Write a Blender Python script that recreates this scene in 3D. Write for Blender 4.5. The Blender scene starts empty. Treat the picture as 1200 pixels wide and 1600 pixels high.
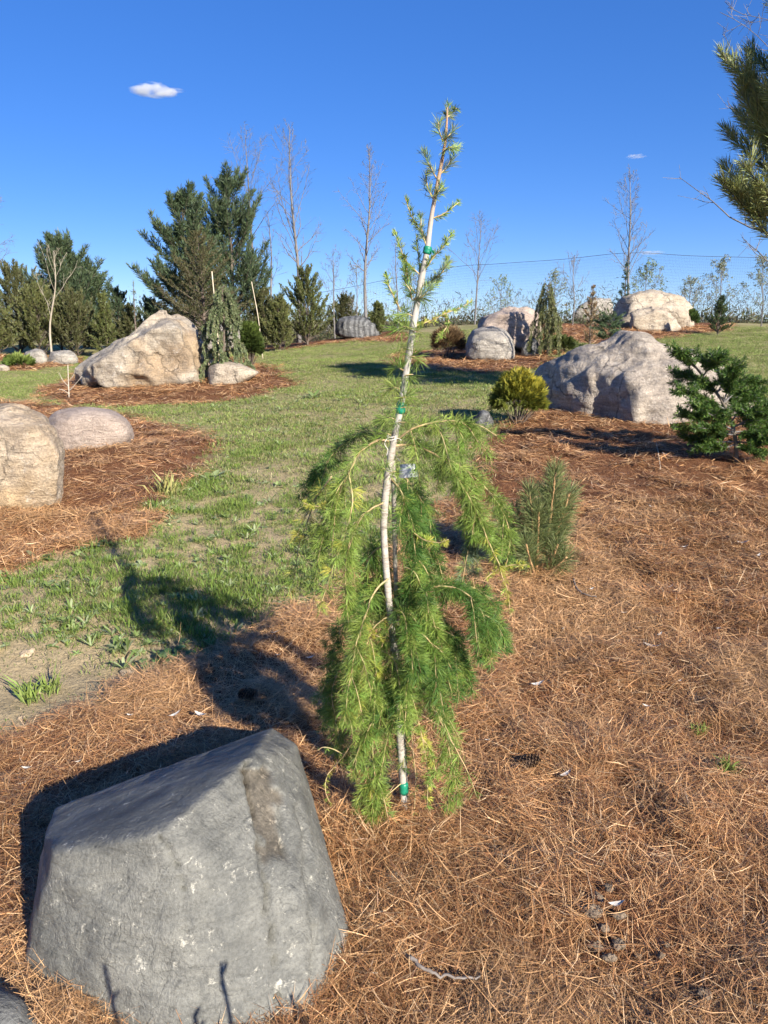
import bpy, bmesh, math, random
import numpy as np
from mathutils import Vector

random.seed(7)
rng = np.random.default_rng(7)
scene = bpy.context.scene
C = scene.collection

# ------------------------------------------------------------------ camera
CAM_H, PITCH, FPX = 1.5, math.radians(14.5), 1155.0      # eye height, downward tilt, focal length in photo pixels
cam_d = bpy.data.cameras.new('camera')
cam_d.sensor_fit = 'VERTICAL'
cam_d.sensor_height = 36.0
cam_d.lens = 36.0 * FPX / 1600.0
cam_d.clip_start = 0.05
cam_d.clip_end = 20000
cam = bpy.data.objects.new('camera', cam_d)
cam.location = (0, 0, CAM_H)
cam.rotation_euler = (math.radians(90) - PITCH, 0, 0)
C.objects.link(cam)
scene.camera = cam

# ------------------------------------------------------------------ sky, sun, exposure
SUN_EL, SUN_AZ = math.radians(25), math.radians(144.8)   # azimuth from +Y towards +X: behind the camera, to the right
sun_dir = Vector((math.sin(SUN_AZ) * math.cos(SUN_EL), math.cos(SUN_AZ) * math.cos(SUN_EL), math.sin(SUN_EL)))
world = bpy.data.worlds.new('World')
scene.world = world
world.use_nodes = True
wn, wl = world.node_tree.nodes, world.node_tree.links
wn.clear()
w_out = wn.new('ShaderNodeOutputWorld')
w_bg = wn.new('ShaderNodeBackground')
w_sky = wn.new('ShaderNodeTexSky')
w_sky.sky_type = 'NISHITA'
w_sky.sun_disc = False
w_sky.sun_elevation = SUN_EL
w_sky.sun_rotation = SUN_AZ
w_sky.altitude = 250
w_sky.air_density = 0.7
w_sky.dust_density = 0.0
w_sky.ozone_density = 8.0
w_bg.inputs['Strength'].default_value = 0.052
w_gam = wn.new('ShaderNodeGamma')              # one tone curve for the whole sky: the deep, clear blue of the photograph
w_gam.inputs['Gamma'].default_value = 0.6
w_hsv = wn.new('ShaderNodeHueSaturation')
w_hsv.inputs['Saturation'].default_value = 1.35
w_hsv.inputs['Hue'].default_value = 0.519
w_hsv.inputs['Value'].default_value = 2.95
wl.new(w_sky.outputs[0], w_gam.inputs['Color'])
wl.new(w_gam.outputs[0], w_hsv.inputs['Color'])
wl.new(w_hsv.outputs[0], w_bg.inputs['Color'])
wl.new(w_bg.outputs[0], w_out.inputs['Surface'])
sun_d = bpy.data.lights.new('sun', 'SUN')
sun_d.energy = 5.0
sun_d.angle = math.radians(0.53)
sun_d.color = (1.0, 0.93, 0.82)
sun = bpy.data.objects.new('sun', sun_d)
sun.rotation_euler = sun_dir.to_track_quat('Z', 'Y').to_euler()
sun.location = (6, -8, 8)
C.objects.link(sun)
scene.view_settings.view_transform = 'Standard'
scene.view_settings.look = 'None'
scene.view_settings.gamma = 1.0
scene.view_settings.use_curve_mapping = False
scene.view_settings.exposure = 1.1
scene.cycles.max_bounces = 4
scene.cycles.diffuse_bounces = 2
scene.cycles.transmission_bounces = 2
scene.cycles.volume_bounces = 4
scene.cycles.use_adaptive_sampling = True
scene.cycles.adaptive_threshold = 0.03
scene.cycles.transparent_max_bounces = 8

# ------------------------------------------------------------------ noise and small maths
def _hash(ix, iy, iz, s):
    h = (ix * 374761393 + iy * 668265263 + iz * 2147483647 + s * 974634777) & 0xFFFFFFFF
    h = ((h ^ (h >> 13)) * 1274126177) & 0xFFFFFFFF
    h = ((h ^ (h >> 16)) * 2246822519) & 0xFFFFFFFF
    return ((h ^ (h >> 15)) & 0xFFFFFF) / float(0xFFFFFF)

def vnoise(p, seed=0):                      # smooth value noise, -1..1
    p = np.asarray(p, float)
    i = np.floor(p).astype(np.int64)
    f = p - i
    u = f * f * f * (f * (f * 6 - 15) + 10)
    r = 0
    for dx in (0, 1):
        for dy in (0, 1):
            for dz in (0, 1):
                w = (u[:, 0] if dx else 1 - u[:, 0]) * (u[:, 1] if dy else 1 - u[:, 1]) * (u[:, 2] if dz else 1 - u[:, 2])
                r = r + w * _hash(i[:, 0] + dx, i[:, 1] + dy, i[:, 2] + dz, seed)
    return r * 2 - 1

def fbm(p, octs=4, seed=0, gain=0.5, ridged=False):
    p = np.asarray(p, float)
    a, r = 1.0, 0
    for o in range(octs):
        n = vnoise(p * (2.03 ** o) + 17.3 * o, seed + o)
        r = r + a * ((1 - 2 * np.abs(n)) if ridged else n)
        a *= gain
    return r

def noise2(x, y, sc, seed=0, octs=3):
    x = np.atleast_1d(np.asarray(x, float)); y = np.atleast_1d(np.asarray(y, float))
    return fbm(np.stack([x * sc, y * sc, np.full_like(x, 3.7)], 1), octs, seed)

def sstep(a, b, x):
    t = np.clip((x - a) / (b - a), 0, 1)
    return t * t * (3 - 2 * t)

def norm(v):
    return v / np.maximum(np.linalg.norm(v, axis=-1, keepdims=True), 1e-9)

# ------------------------------------------------------------------ lie of the land (metres)
MOUNDS = []                                  # (x, y, radius, height) raised beds
def ground_z(x, y):
    x = np.atleast_1d(np.asarray(x, float)); y = np.atleast_1d(np.asarray(y, float))
    s = 0.018 + 0.042 * sstep(-7, 5, x)
    t = np.clip(y - 3, 0, None)
    prof = np.where(t < 20, t, 20 + 4 * (1 - np.exp(-(t - 20) / 4)))
    z = s * prof - 0.05 * np.clip(y - 30, 0, 40) * sstep(-12, 2, x)
    z = z + 0.018 * noise2(x, y, 1.1, 5) * sstep(0.0, 1.5, y) + 0.05 * noise2(x, y, 0.25, 9) * sstep(3, 8, y)
    z = z + 0.017 * noise2(x, y, 4.2, 15, 2) * sstep(0.0, 1.2, y) * sstep(14, 6, y)
    for mx, my, r, h in MOUNDS:
        z = z + h * np.exp(-((x - mx) ** 2 + (y - my) ** 2) / (r * r))
    return z

def gz(x, y):
    return float(ground_z(x, y)[0])

_cp, _sp = math.cos(PITCH), math.sin(PITCH)
def ray(px, py):                             # view direction with unit forward depth
    a, b = (px - 600) / FPX, -(py - 800) / FPX
    return np.array([a, _cp + b * _sp, -_sp + b * _cp])

def pd(px, py, y):                           # point at world distance y
    d = ray(px, py)
    return np.array([0, 0, CAM_H]) + d * (y / d[1])

def ph(px, py, h):                           # point at world height h
    d = ray(px, py)
    return np.array([0, 0, CAM_H]) + d * ((h - CAM_H) / d[2])

def gp(px, py):                              # point on the ground
    d = ray(px, py)
    ts = np.concatenate([np.arange(1.0, 12, 0.01), np.arange(12, 80, 0.05)])
    P = np.array([0, 0, CAM_H]) + ts[:, None] * d
    below = P[:, 2] < ground_z(P[:, 0], P[:, 1])
    k = int(np.argmax(below)) if below.any() else len(ts) - 1
    return P[k]

def mpp(p):                                  # metres per photo pixel at a point
    return (p[1] * _cp + (CAM_H - p[2]) * _sp) / FPX

for a in ((250, 600, 2.2, 0.10), (120, 720, 0.9, 0.06), (1000, 660, 2.0, 0.05)):
    q = gp(a[0], a[1]); MOUNDS.append((q[0], q[1], a[2], a[3]))

# ------------------------------------------------------------------ mesh helpers
class MB:
    """collects vertices, faces and a colour for each vertex; build() links them as one mesh object"""
    def __init__(s):
        s.v, s.c, s.f3, s.f4, s.n = [], [], [], [], 0
    def add(s, v, f3=None, f4=None, col=(1, 1, 1)):
        v = np.asarray(v, float)
        col = np.asarray(col, float)
        if col.ndim == 1:
            col = np.tile(col, (len(v), 1))
        s.v.append(v); s.c.append(col)
        if f3 is not None and len(f3): s.f3.append(np.asarray(f3, np.int64) + s.n)
        if f4 is not None and len(f4): s.f4.append(np.asarray(f4, np.int64) + s.n)
        s.n += len(v)
    def mesh(s, name, mat, smooth=False):
        me = bpy.data.meshes.new(name)
        V = np.concatenate(s.v); Cc = np.concatenate(s.c)
        f3 = np.concatenate(s.f3) if s.f3 else np.zeros((0, 3), np.int64)
        f4 = np.concatenate(s.f4) if s.f4 else np.zeros((0, 4), np.int64)
        me.vertices.add(len(V)); me.vertices.foreach_set('co', V.astype(np.float32).ravel())
        nl = len(f3) * 3 + len(f4) * 4
        me.loops.add(nl)
        me.loops.foreach_set('vertex_index', np.concatenate([f3.ravel(), f4.ravel()]).astype(np.int32))
        me.polygons.add(len(f3) + len(f4))
        st = np.concatenate([np.arange(len(f3)) * 3, len(f3) * 3 + np.arange(len(f4)) * 4]).astype(np.int32)
        me.polygons.foreach_set('loop_start', st)
        if smooth:
            me.polygons.foreach_set('use_smooth', np.ones(len(f3) + len(f4), bool))
        at = me.color_attributes.new('tint', 'FLOAT_COLOR', 'POINT')
        at.data.foreach_set('color', np.concatenate([Cc, np.ones((len(Cc), 1))], 1).astype(np.float32).ravel())
        me.materials.append(mat)
        me.update(); me.validate()
        return me
    def build(s, name, mat, parent=None, smooth=False, origin=None):
        if origin is not None:
            s.v = [a - np.asarray(origin) for a in s.v]
        o = bpy.data.objects.new(name, s.mesh(name, mat, smooth))
        C.objects.link(o)
        if origin is not None: o.location = tuple(origin)
        if parent is not None: o.parent = parent
        return o

def tag(o, label=None, cat=None, group=None, kind=None):
    if label: o['label'] = label
    if cat: o['category'] = cat
    if group: o['group'] = group
    if kind: o['kind'] = kind
    return o

def thing(name, loc, label, cat, group=None):
    o = bpy.data.objects.new(name, None)
    o.empty_display_size = 0.1
    o.location = tuple(loc)
    C.objects.link(o)
    return tag(o, label, cat, group)

def spline(pts, n=8):                        # Catmull-Rom through points (any width of row)
    P = np.asarray(pts, float)
    if len(P) < 3: 
        t = np.linspace(0, 1, n + 1)[:, None]
        return P[0] * (1 - t) + P[-1] * t
    Q = np.vstack([2 * P[0] - P[1], P, 2 * P[-1] - P[-2]])
    out = []
    for i in range(1, len(Q) - 2):
        t = np.linspace(0, 1, n, endpoint=False)[:, None]
        a, b, c, d = Q[i - 1], Q[i], Q[i + 1], Q[i + 2]
        out.append(0.5 * (2 * b + (c - a) * t + (2 * a - 5 * b + 4 * c - d) * t ** 2 + (3 * b - a - 3 * c + d) * t ** 3))
    out.append(P[-1:])
    return np.vstack(out)

def frame(D):                                # two unit vectors square to each row of D
    up = np.where(np.abs(D[:, 2:3]) > 0.9, np.array([[1.0, 0, 0]]), np.array([[0, 0, 1.0]]))
    a = norm(np.cross(D, up))
    return a, np.cross(D, a)

def tube(mb, P, R, sides=5, col=(1, 1, 1), rough=0.0, cap=True):
    P = np.asarray(P, float); R = np.broadcast_to(np.asarray(R, float), (len(P),))
    D = norm(np.gradient(P, axis=0))
    a, b = frame(D)
    ang = np.arange(sides) * 2 * math.pi / sides
    off = np.cos(ang)[None, :, None] * a[:, None] + np.sin(ang)[None, :, None] * b[:, None]
    r = R[:, None, None] * (1 + rough * rng.uniform(-1, 1, (len(P), sides, 1)))
    V = (P[:, None] + off * r).reshape(-1, 3)
    i = np.arange(len(P) - 1)[:, None] * sides; j = np.arange(sides)[None]; k = (j + 1) % sides
    F = np.stack([i + j, i + k, i + sides + k, i + sides + j], -1).reshape(-1, 4)
    f3 = None
    if cap:
        V = np.vstack([V, P[-1:], P[:1]])
        e = (len(P) - 1) * sides
        jj = np.arange(sides); kk = (jj + 1) % sides
        f3 = np.concatenate([np.stack([e + jj, e + kk, np.full(sides, len(V) - 2)], 1),
                             np.stack([kk, jj, np.full(sides, len(V) - 1)], 1)])
    cc = np.asarray(col, float)
    if cc.ndim == 2: cc = np.vstack([np.repeat(cc, sides, 0), cc[-1:], cc[:1]]) if cap else np.repeat(cc, sides, 0)
    mb.add(V, f3, F, cc)

def blades(mb, P, D, L, W, col, droop=0.0, curl=0.0, flat=None):
    """thin tapered leaves or needles: a bent lozenge each"""
    n = len(P)
    if n == 0: return
    D = norm(D); L = np.broadcast_to(L, (n,)); W = np.broadcast_to(W, (n,))
    a, b = frame(D)
    if flat is None:
        th = rng.uniform(0, 2 * math.pi, n)[:, None]
        s = np.cos(th) * a + np.sin(th) * b
    else:
        s = norm(flat - (flat * D).sum(1, keepdims=True) * D)
    bend = rng.normal(0, 1, (n, 3)) * curl + np.array([0, 0, -droop])
    M = P + D * (L * 0.55)[:, None] + bend * (L * 0.22)[:, None]
    T = P + D * (L * 0.98)[:, None] + bend * (L * 0.75)[:, None]
    w = (W * 0.55)[:, None]
    V = np.stack([P, M + s * w, T, M - s * w], 1).reshape(-1, 3)
    col = np.asarray(col, float)
    if col.ndim == 1: col = np.tile(col, (n, 1))
    mb.add(V, None, np.arange(n * 4).reshape(-1, 4), np.repeat(col, 4, 0))

def tints(n, base, var=0.25, alt=None, p_alt=0.0):
    c = np.tile(np.asarray(base, float), (n, 1))
    if alt is not None:
        c[rng.random(n) < p_alt] = alt
    return c * (1 + var * rng.uniform(-1, 1, (n, 1))) * (1 + 0.08 * rng.uniform(-1, 1, (n, 3)))

def along(P, n, t0=0.0, t1=1.0):             # n points and tangents spread along a polyline
    P = np.asarray(P, float)
    seg = np.linalg.norm(np.diff(P, axis=0), axis=1)
    s = np.concatenate([[0], np.cumsum(seg)])
    u = (t0 + (t1 - t0) * (np.arange(n) + rng.uniform(0, 1, n)) / max(n, 1)) * s[-1]
    Q = np.stack([np.interp(u, s, P[:, k]) for k in range(3)], 1)
    G = norm(np.gradient(P, axis=0))
    T = norm(np.stack([np.interp(u, s, G[:, k]) for k in range(3)], 1))
    return Q, T, u / s[-1]

def brush(mb, P, per_m, L, W, col, ang=(35, 70), t0=0.0, t1=1.0, var=0.25, droop=0.0, curl=0.1, alt=None, p_alt=0.0, tip=1.0):
    """bottle-brush of needles round a shoot"""
    ln = np.linalg.norm(np.diff(P, axis=0), axis=1).sum()
    n = max(4, int(per_m * ln * (t1 - t0)))
    Q, T, u = along(P, n, t0, t1)
    a, b = frame(T)
    th = rng.uniform(0, 2 * math.pi, n)[:, None]
    al = np.radians(rng.uniform(ang[0], ang[1], n))[:, None]
    al = al * (1 - 0.5 * np.clip((u[:, None] - 0.85) / 0.15, 0, 1))
    D = T * np.cos(al) + (np.cos(th) * a + np.sin(th) * b) * np.sin(al)
    blades(mb, Q, D, L * rng.uniform(0.7, 1.1, n) * (1 - (1 - tip) * u), W, tints(n, col, var, alt, p_alt), droop, curl)

# ------------------------------------------------------------------ materials
def new_mat(name):
    m = bpy.data.materials.new(name)
    m.use_nodes = True
    nt = m.node_tree
    return m, nt.nodes, nt.links, nt.nodes['Principled BSDF']

def tex_noise(N, L, vec, scale, detail=4, rough=0.55, dist=0.0):
    t = N.new('ShaderNodeTexNoise')
    t.inputs['Scale'].default_value = scale
    t.inputs['Detail'].default_value = detail
    t.inputs['Roughness'].default_value = rough
    t.inputs['Distortion'].default_value = dist
    if vec is not None: L.new(vec, t.inputs['Vector'])
    return t.outputs['Fac']

def ramp(N, L, fac, stops):
    r = N.new('ShaderNodeValToRGB')
    el = r.color_ramp.elements
    while len(el) < len(stops): el.new(0.5)
    for e, (p, c) in zip(el, stops):
        e.position = p
        e.color = (c, c, c, 1) if not hasattr(c, '__len__') else (*c, 1)
    L.new(fac, r.inputs[0])
    return r.outputs[0]

def mix(N, L, fac, a, b, mode='MIX'):
    m = N.new('ShaderNodeMix')
    m.data_type = 'RGBA'; m.blend_type = mode
    for sock, val in ((m.inputs[0], fac), (m.inputs[6], a), (m.inputs[7], b)):
        if hasattr(val, 'is_output') or hasattr(val, 'links'): L.new(val, sock)
        elif hasattr(val, '__len__'): sock.default_value = (*val, 1)
        else: sock.default_value = val
    return m.outputs[2]

def bump(N, L, height, strength, dist, bsdf, prev=None):
    b = N.new('ShaderNodeBump')
    b.inputs['Strength'].default_value = strength
    b.inputs['Distance'].default_value = dist
    L.new(height, b.inputs['Height'])
    if prev is not None: L.new(prev, b.inputs['Normal'])
    L.new(b.outputs[0], bsdf.inputs['Normal'])
    return b.outputs[0]

def leaf_mat(name, base, trans=0.3, rough=0.5, inst_var=0.0, spec=0.3):
    """leaf or needle: tint attribute times base, some light passing through"""
    m, N, L, B = new_mat(name)
    at = N.new('ShaderNodeAttribute'); at.attribute_name = 'tint'
    col = mix(N, L, 1.0, at.outputs['Color'], base, 'MULTIPLY')
    if inst_var:
        oi = N.new('ShaderNodeObjectInfo')
        v = ramp(N, L, oi.outputs['Random'], [(0, 1 - inst_var), (1, 1 + inst_var)])
        col = mix(N, L, 1.0, col, v, 'MULTIPLY')
    L.new(col, B.inputs['Base Color'])
    B.inputs['Roughness'].default_value = rough
    B.inputs['Specular IOR Level'].default_value = spec
    if trans > 0:
        t = N.new('ShaderNodeBsdfTranslucent'); L.new(col, t.inputs['Color'])
        mx = N.new('ShaderNodeMixShader'); mx.inputs[0].default_value = trans
        L.new(B.outputs[0], mx.inputs[1]); L.new(t.outputs[0], mx.inputs[2])
        L.new(mx.outputs[0], N['Material Output'].inputs['Surface'])
    return m

def bark_mat(name, c1, c2, scale=18, rough=0.85):
    m, N, L, B = new_mat(name)
    tc = N.new('ShaderNodeTexCoord')
    mp = N.new('ShaderNodeMapping'); mp.inputs['Scale'].default_value = (1, 1, 0.35)
    L.new(tc.outputs['Object'], mp.inputs[0])
    f = tex_noise(N, L, mp.outputs[0], scale, 6, 0.65)
    at = N.new('ShaderNodeAttribute'); at.attribute_name = 'tint'
    col = mix(N, L, 1.0, ramp(N, L, f, [(0.35, c1), (0.65, c2)]), at.outputs['Color'], 'MULTIPLY')
    L.new(col, B.inputs['Base Color'])
    B.inputs['Roughness'].default_value = rough
    bump(N, L, f, 0.5, 0.004, B)
    return m

def rock_mat(name, c1, c2, dark, pale, scale=3.0, pale_amt=0.5, dark_amt=0.4, stain=None, speck=90, band=None, fine=1.0, cracks=0.5, pale_edge=(0.56, 0.68), streak=0.7, gloss=0.82):
    m, N, L, B = new_mat(name)
    tc = N.new('ShaderNodeTexCoord')
    vec = tc.outputs['Object']
    big = tex_noise(N, L, vec, scale, 5, 0.6, 0.4)
    col = ramp(N, L, big, [(0.3, c1), (0.7, c2)])
    if band:
        w = N.new('ShaderNodeTexWave')
        w.bands_direction = 'X'
        w.inputs['Scale'].default_value = band; w.inputs['Distortion'].default_value = 7
        w.inputs['Detail'].default_value = 4; w.inputs['Detail Scale'].default_value = 1.2
        L.new(vec, w.inputs['Vector'])
        col = mix(N, L, ramp(N, L, w.outputs['Fac'], [(0.3, 0.0), (0.75, 0.75)]), col, dark)
    if stain:
        sn = tex_noise(N, L, vec, scale * 0.45, 3, 0.5, 0.3)
        col = mix(N, L, ramp(N, L, sn, [(0.48, 0.0), (0.62, 0.75)]), col, stain)
    d = tex_noise(N, L, vec, scale * 3.1, 6, 0.7, 0.6)
    col = mix(N, L, ramp(N, L, d, [(0.52, 0.0), (0.72, dark_amt)]), col, dark)
    p = tex_noise(N, L, vec, scale * 4.7, 8, 0.78, 0.3)
    col = mix(N, L, ramp(N, L, p, [(pale_edge[0], 0.0), (pale_edge[1], pale_amt)]), col, pale)
    mp = N.new('ShaderNodeMapping'); mp.inputs['Scale'].default_value = (1.0, 1.0, 5.0); mp.inputs['Rotation'].default_value = (0.5, 0.7, 0.3)
    L.new(vec, mp.inputs[0])
    st = tex_noise(N, L, mp.outputs[0], scale * 1.8, 7, 0.7, 0.8)
    col = mix(N, L, streak, col, ramp(N, L, st, [(0.32, 0.5), (0.5, 1.0), (0.7, 1.35)]), 'MULTIPLY')
    wv = N.new('ShaderNodeMix'); wv.data_type = 'VECTOR'; wv.inputs[0].default_value = 0.25
    ns = N.new('ShaderNodeTexNoise'); ns.inputs['Scale'].default_value = scale * 2; ns.inputs['Detail'].default_value = 4
    L.new(vec, ns.inputs['Vector']); L.new(vec, wv.inputs[4]); L.new(ns.outputs['Color'], wv.inputs[5])
    vo = N.new('ShaderNodeTexVoronoi'); vo.feature = 'DISTANCE_TO_EDGE'; vo.inputs['Scale'].default_value = scale * 1.1
    L.new(wv.outputs[1], vo.inputs['Vector'])
    gate = ramp(N, L, big, [(0.45, 0.0), (0.58, 1.0)])
    crack = mix(N, L, gate, (1, 1, 1), ramp(N, L, vo.outputs['Distance'], [(0.0, 0.0), (0.03, 1.0)]))
    col = mix(N, L, cracks, col, crack, 'MULTIPLY')
    g = tex_noise(N, L, vec, speck, 3, 0.7)
    col = mix(N, L, 0.55, col, ramp(N, L, g, [(0.3, 0.55), (0.7, 1.4)]), 'MULTIPLY')
    at = N.new('ShaderNodeAttribute'); at.attribute_name = 'tint'
    col = mix(N, L, 1.0, col, at.outputs['Color'], 'MULTIPLY')
    L.new(col, B.inputs['Base Color'])
    B.inputs['Roughness'].default_value = gloss
    B.inputs['Specular IOR Level'].default_value = 0.3
    b1 = bump(N, L, d, 0.8, 0.06 * fine, B)
    b2 = bump(N, L, crack, cracks, 0.03 * fine, B, b1)
    b2 = bump(N, L, st, 0.85 * streak, 0.05 * fine, B, b2)
    bump(N, L, g, 0.7, 0.018 * fine, B, b2)
    return m

# ------------------------------------------------------------------ pine-straw beds (outlines on the ground)
def ground_poly(pts):
    return np.array([gp(*p)[:2] for p in pts])
BEDS = [
    np.vstack([ground_poly([(1199, 625), (1100, 630), (960, 630), (850, 636), (775, 672), (738, 700), (715, 770), (690, 830),
                            (600, 880), (520, 938), (470, 968), (400, 988), (330, 1012), (255, 1066), (180, 1092), (90, 1128), (0, 1165)]),
               [(-3.2, 2.0), (-3.2, -2.5), (9, -2.5), (12, 7)]]),
    np.vstack([ground_poly([(0, 905), (80, 868), (140, 858), (215, 836), (235, 790), (300, 745), (338, 700), (300, 672), (225, 655), (90, 634), (0, 628)]),
               [(-6.5, 8.3), (-5, 4.5)]]),
    ground_poly([(50, 616), (95, 632), (180, 637), (300, 634), (400, 624), (466, 602), (440, 580), (380, 560), (150, 572)]),
    np.vstack([ground_poly([(0, 582), (70, 578), (135, 568), (130, 558), (0, 556)]), [(-14, 20)]]),
    ground_poly([(395, 546), (470, 545), (560, 534), (640, 536), (640, 522), (500, 530), (430, 536)]),
    ground_poly([(600, 572), (660, 578), (745, 584), (860, 578), (880, 550), (830, 536), (700, 545), (620, 555)]),
    ground_poly([(820, 535), (880, 532), (950, 540), (1010, 533), (1090, 522), (1145, 516), (1100, 503), (960, 499), (860, 503)]),
]
def poly_dist(poly, x, y):                   # signed distance, positive inside
    x = np.asarray(x, float); y = np.asarray(y, float)
    n = len(poly); inside = np.zeros(len(x), bool); d = np.full(len(x), 1e9)
    for i in range(n):
        (ax, ay), (bx, by) = poly[i], poly[(i + 1) % n]
        t = np.clip(((x - ax) * (bx - ax) + (y - ay) * (by - ay)) / ((bx - ax) ** 2 + (by - ay) ** 2 + 1e-12), 0, 1)
        d = np.minimum(d, np.hypot(x - ax - t * (bx - ax), y - ay - t * (by - ay)))
        cr = ((ay > y) != (by > y)) & (x < (bx - ax) * (y - ay) / (by - ay + 1e-12) + ax)
        inside ^= cr
    return np.where(inside, d, -d)
def bed(x, y):
    x = np.atleast_1d(np.asarray(x, float)); y = np.atleast_1d(np.asarray(y, float))
    d = np.max([poly_dist(p, x, y) for p in BEDS], axis=0)
    return d + 0.07 * noise2(x, y, 4.0, 31) * np.clip(y / 3, 0.6, 2)

# ------------------------------------------------------------------ ground sheet
def build_ground():
    u = np.linspace(-1, 1, 261)
    xs = np.sinh(u * 6.6) / math.sinh(6.6) * 900
    ys = np.concatenate([np.linspace(-14, 0.7, 26), 0.7 + np.cumsum(0.028 * 1.0235 ** np.arange(300))])
    ys = np.concatenate([ys, ys[-1] + np.cumsum(2.0 * 1.17 ** np.arange(36))])
    X, Y = np.meshgrid(xs, ys)
    x, y = X.ravel(), Y.ravel()
    z = ground_z(x, y)
    bm_ = bed(x, y)
    z = z + 0.02 * sstep(-0.05, 0.12, bm_)
    V = np.stack([x, y, z], 1)
    nx, ny = len(xs), len(ys)
    i = (np.arange(ny - 1)[:, None] * nx + np.arange(nx - 1)[None]).ravel()
    mask = sstep(-0.06, 0.06, bm_)
    mb = MB()
    mb.add(V, None, np.stack([i, i + 1, i + nx + 1, i + nx], 1), np.stack([mask, mask, mask], 1))
    m, N, L, B = new_mat('earth_grass_and_straw')
    geo = N.new('ShaderNodeNewGeometry'); vec = geo.outputs['Position']
    at = N.new('ShaderNodeAttribute'); at.attribute_name = 'tint'
    n1 = tex_noise(N, L, vec, 0.9, 6, 0.65)
    n2 = tex_noise(N, L, vec, 14, 6, 0.7)
    n3 = tex_noise(N, L, vec, 70, 4, 0.7)
    soil = mix(N, L, n2, (0.32, 0.24, 0.13), (0.52, 0.41, 0.245))
    soil = mix(N, L, 0.5, soil, ramp(N, L, n3, [(0.3, 0.55), (0.7, 1.35)]), 'MULTIPLY')
    green = mix(N, L, n2, (0.15, 0.165, 0.045), (0.28, 0.28, 0.10))
    lawn = mix(N, L, ramp(N, L, n1, [(0.35, 0.35), (0.6, 0.85)]), soil, green)
    # further off the lawn closes up and the single blades can no longer be told apart
    sep = N.new('ShaderNodeSeparateXYZ'); L.new(vec, sep.inputs[0])
    mr = N.new('ShaderNodeMapRange'); mr.inputs[1].default_value = 4; mr.inputs[2].default_value = 14
    L.new(sep.outputs['Y'], mr.inputs[0])
    grassy = mix(N, L, mr.outputs[0], soil, lawn)
    mp = N.new('ShaderNodeMapping'); mp.inputs['Scale'].default_value = (1, 0.25, 1); mp.inputs['Rotation'].default_value = (0, 0, 0.6)
    L.new(vec, mp.inputs[0])
    s1 = tex_noise(N, L, mp.outputs[0], 60, 5, 0.7, 1.5)
    straw = ramp(N, L, s1, [(0.3, (0.05, 0.022, 0.012)), (0.55, (0.19, 0.085, 0.04)), (0.75, (0.40, 0.205, 0.095))])
    col = mix(N, L, at.outputs['Fac'], grassy, straw)
    L.new(col, B.inputs['Base Color'])
    B.inputs['Roughness'].default_value = 0.95
    B.inputs['Specular IOR Level'].default_value = 0.1
    b1 = bump(N, L, n2, 0.6, 0.05, B)
    bump(N, L, s1, 0.5, 0.02, B, b1)
    o = mb.build('ground', m, smooth=True)
    tag(o, 'gently rising garden ground of lawn, bare soil and mulch', None, kind='structure')
build_ground()

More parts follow.
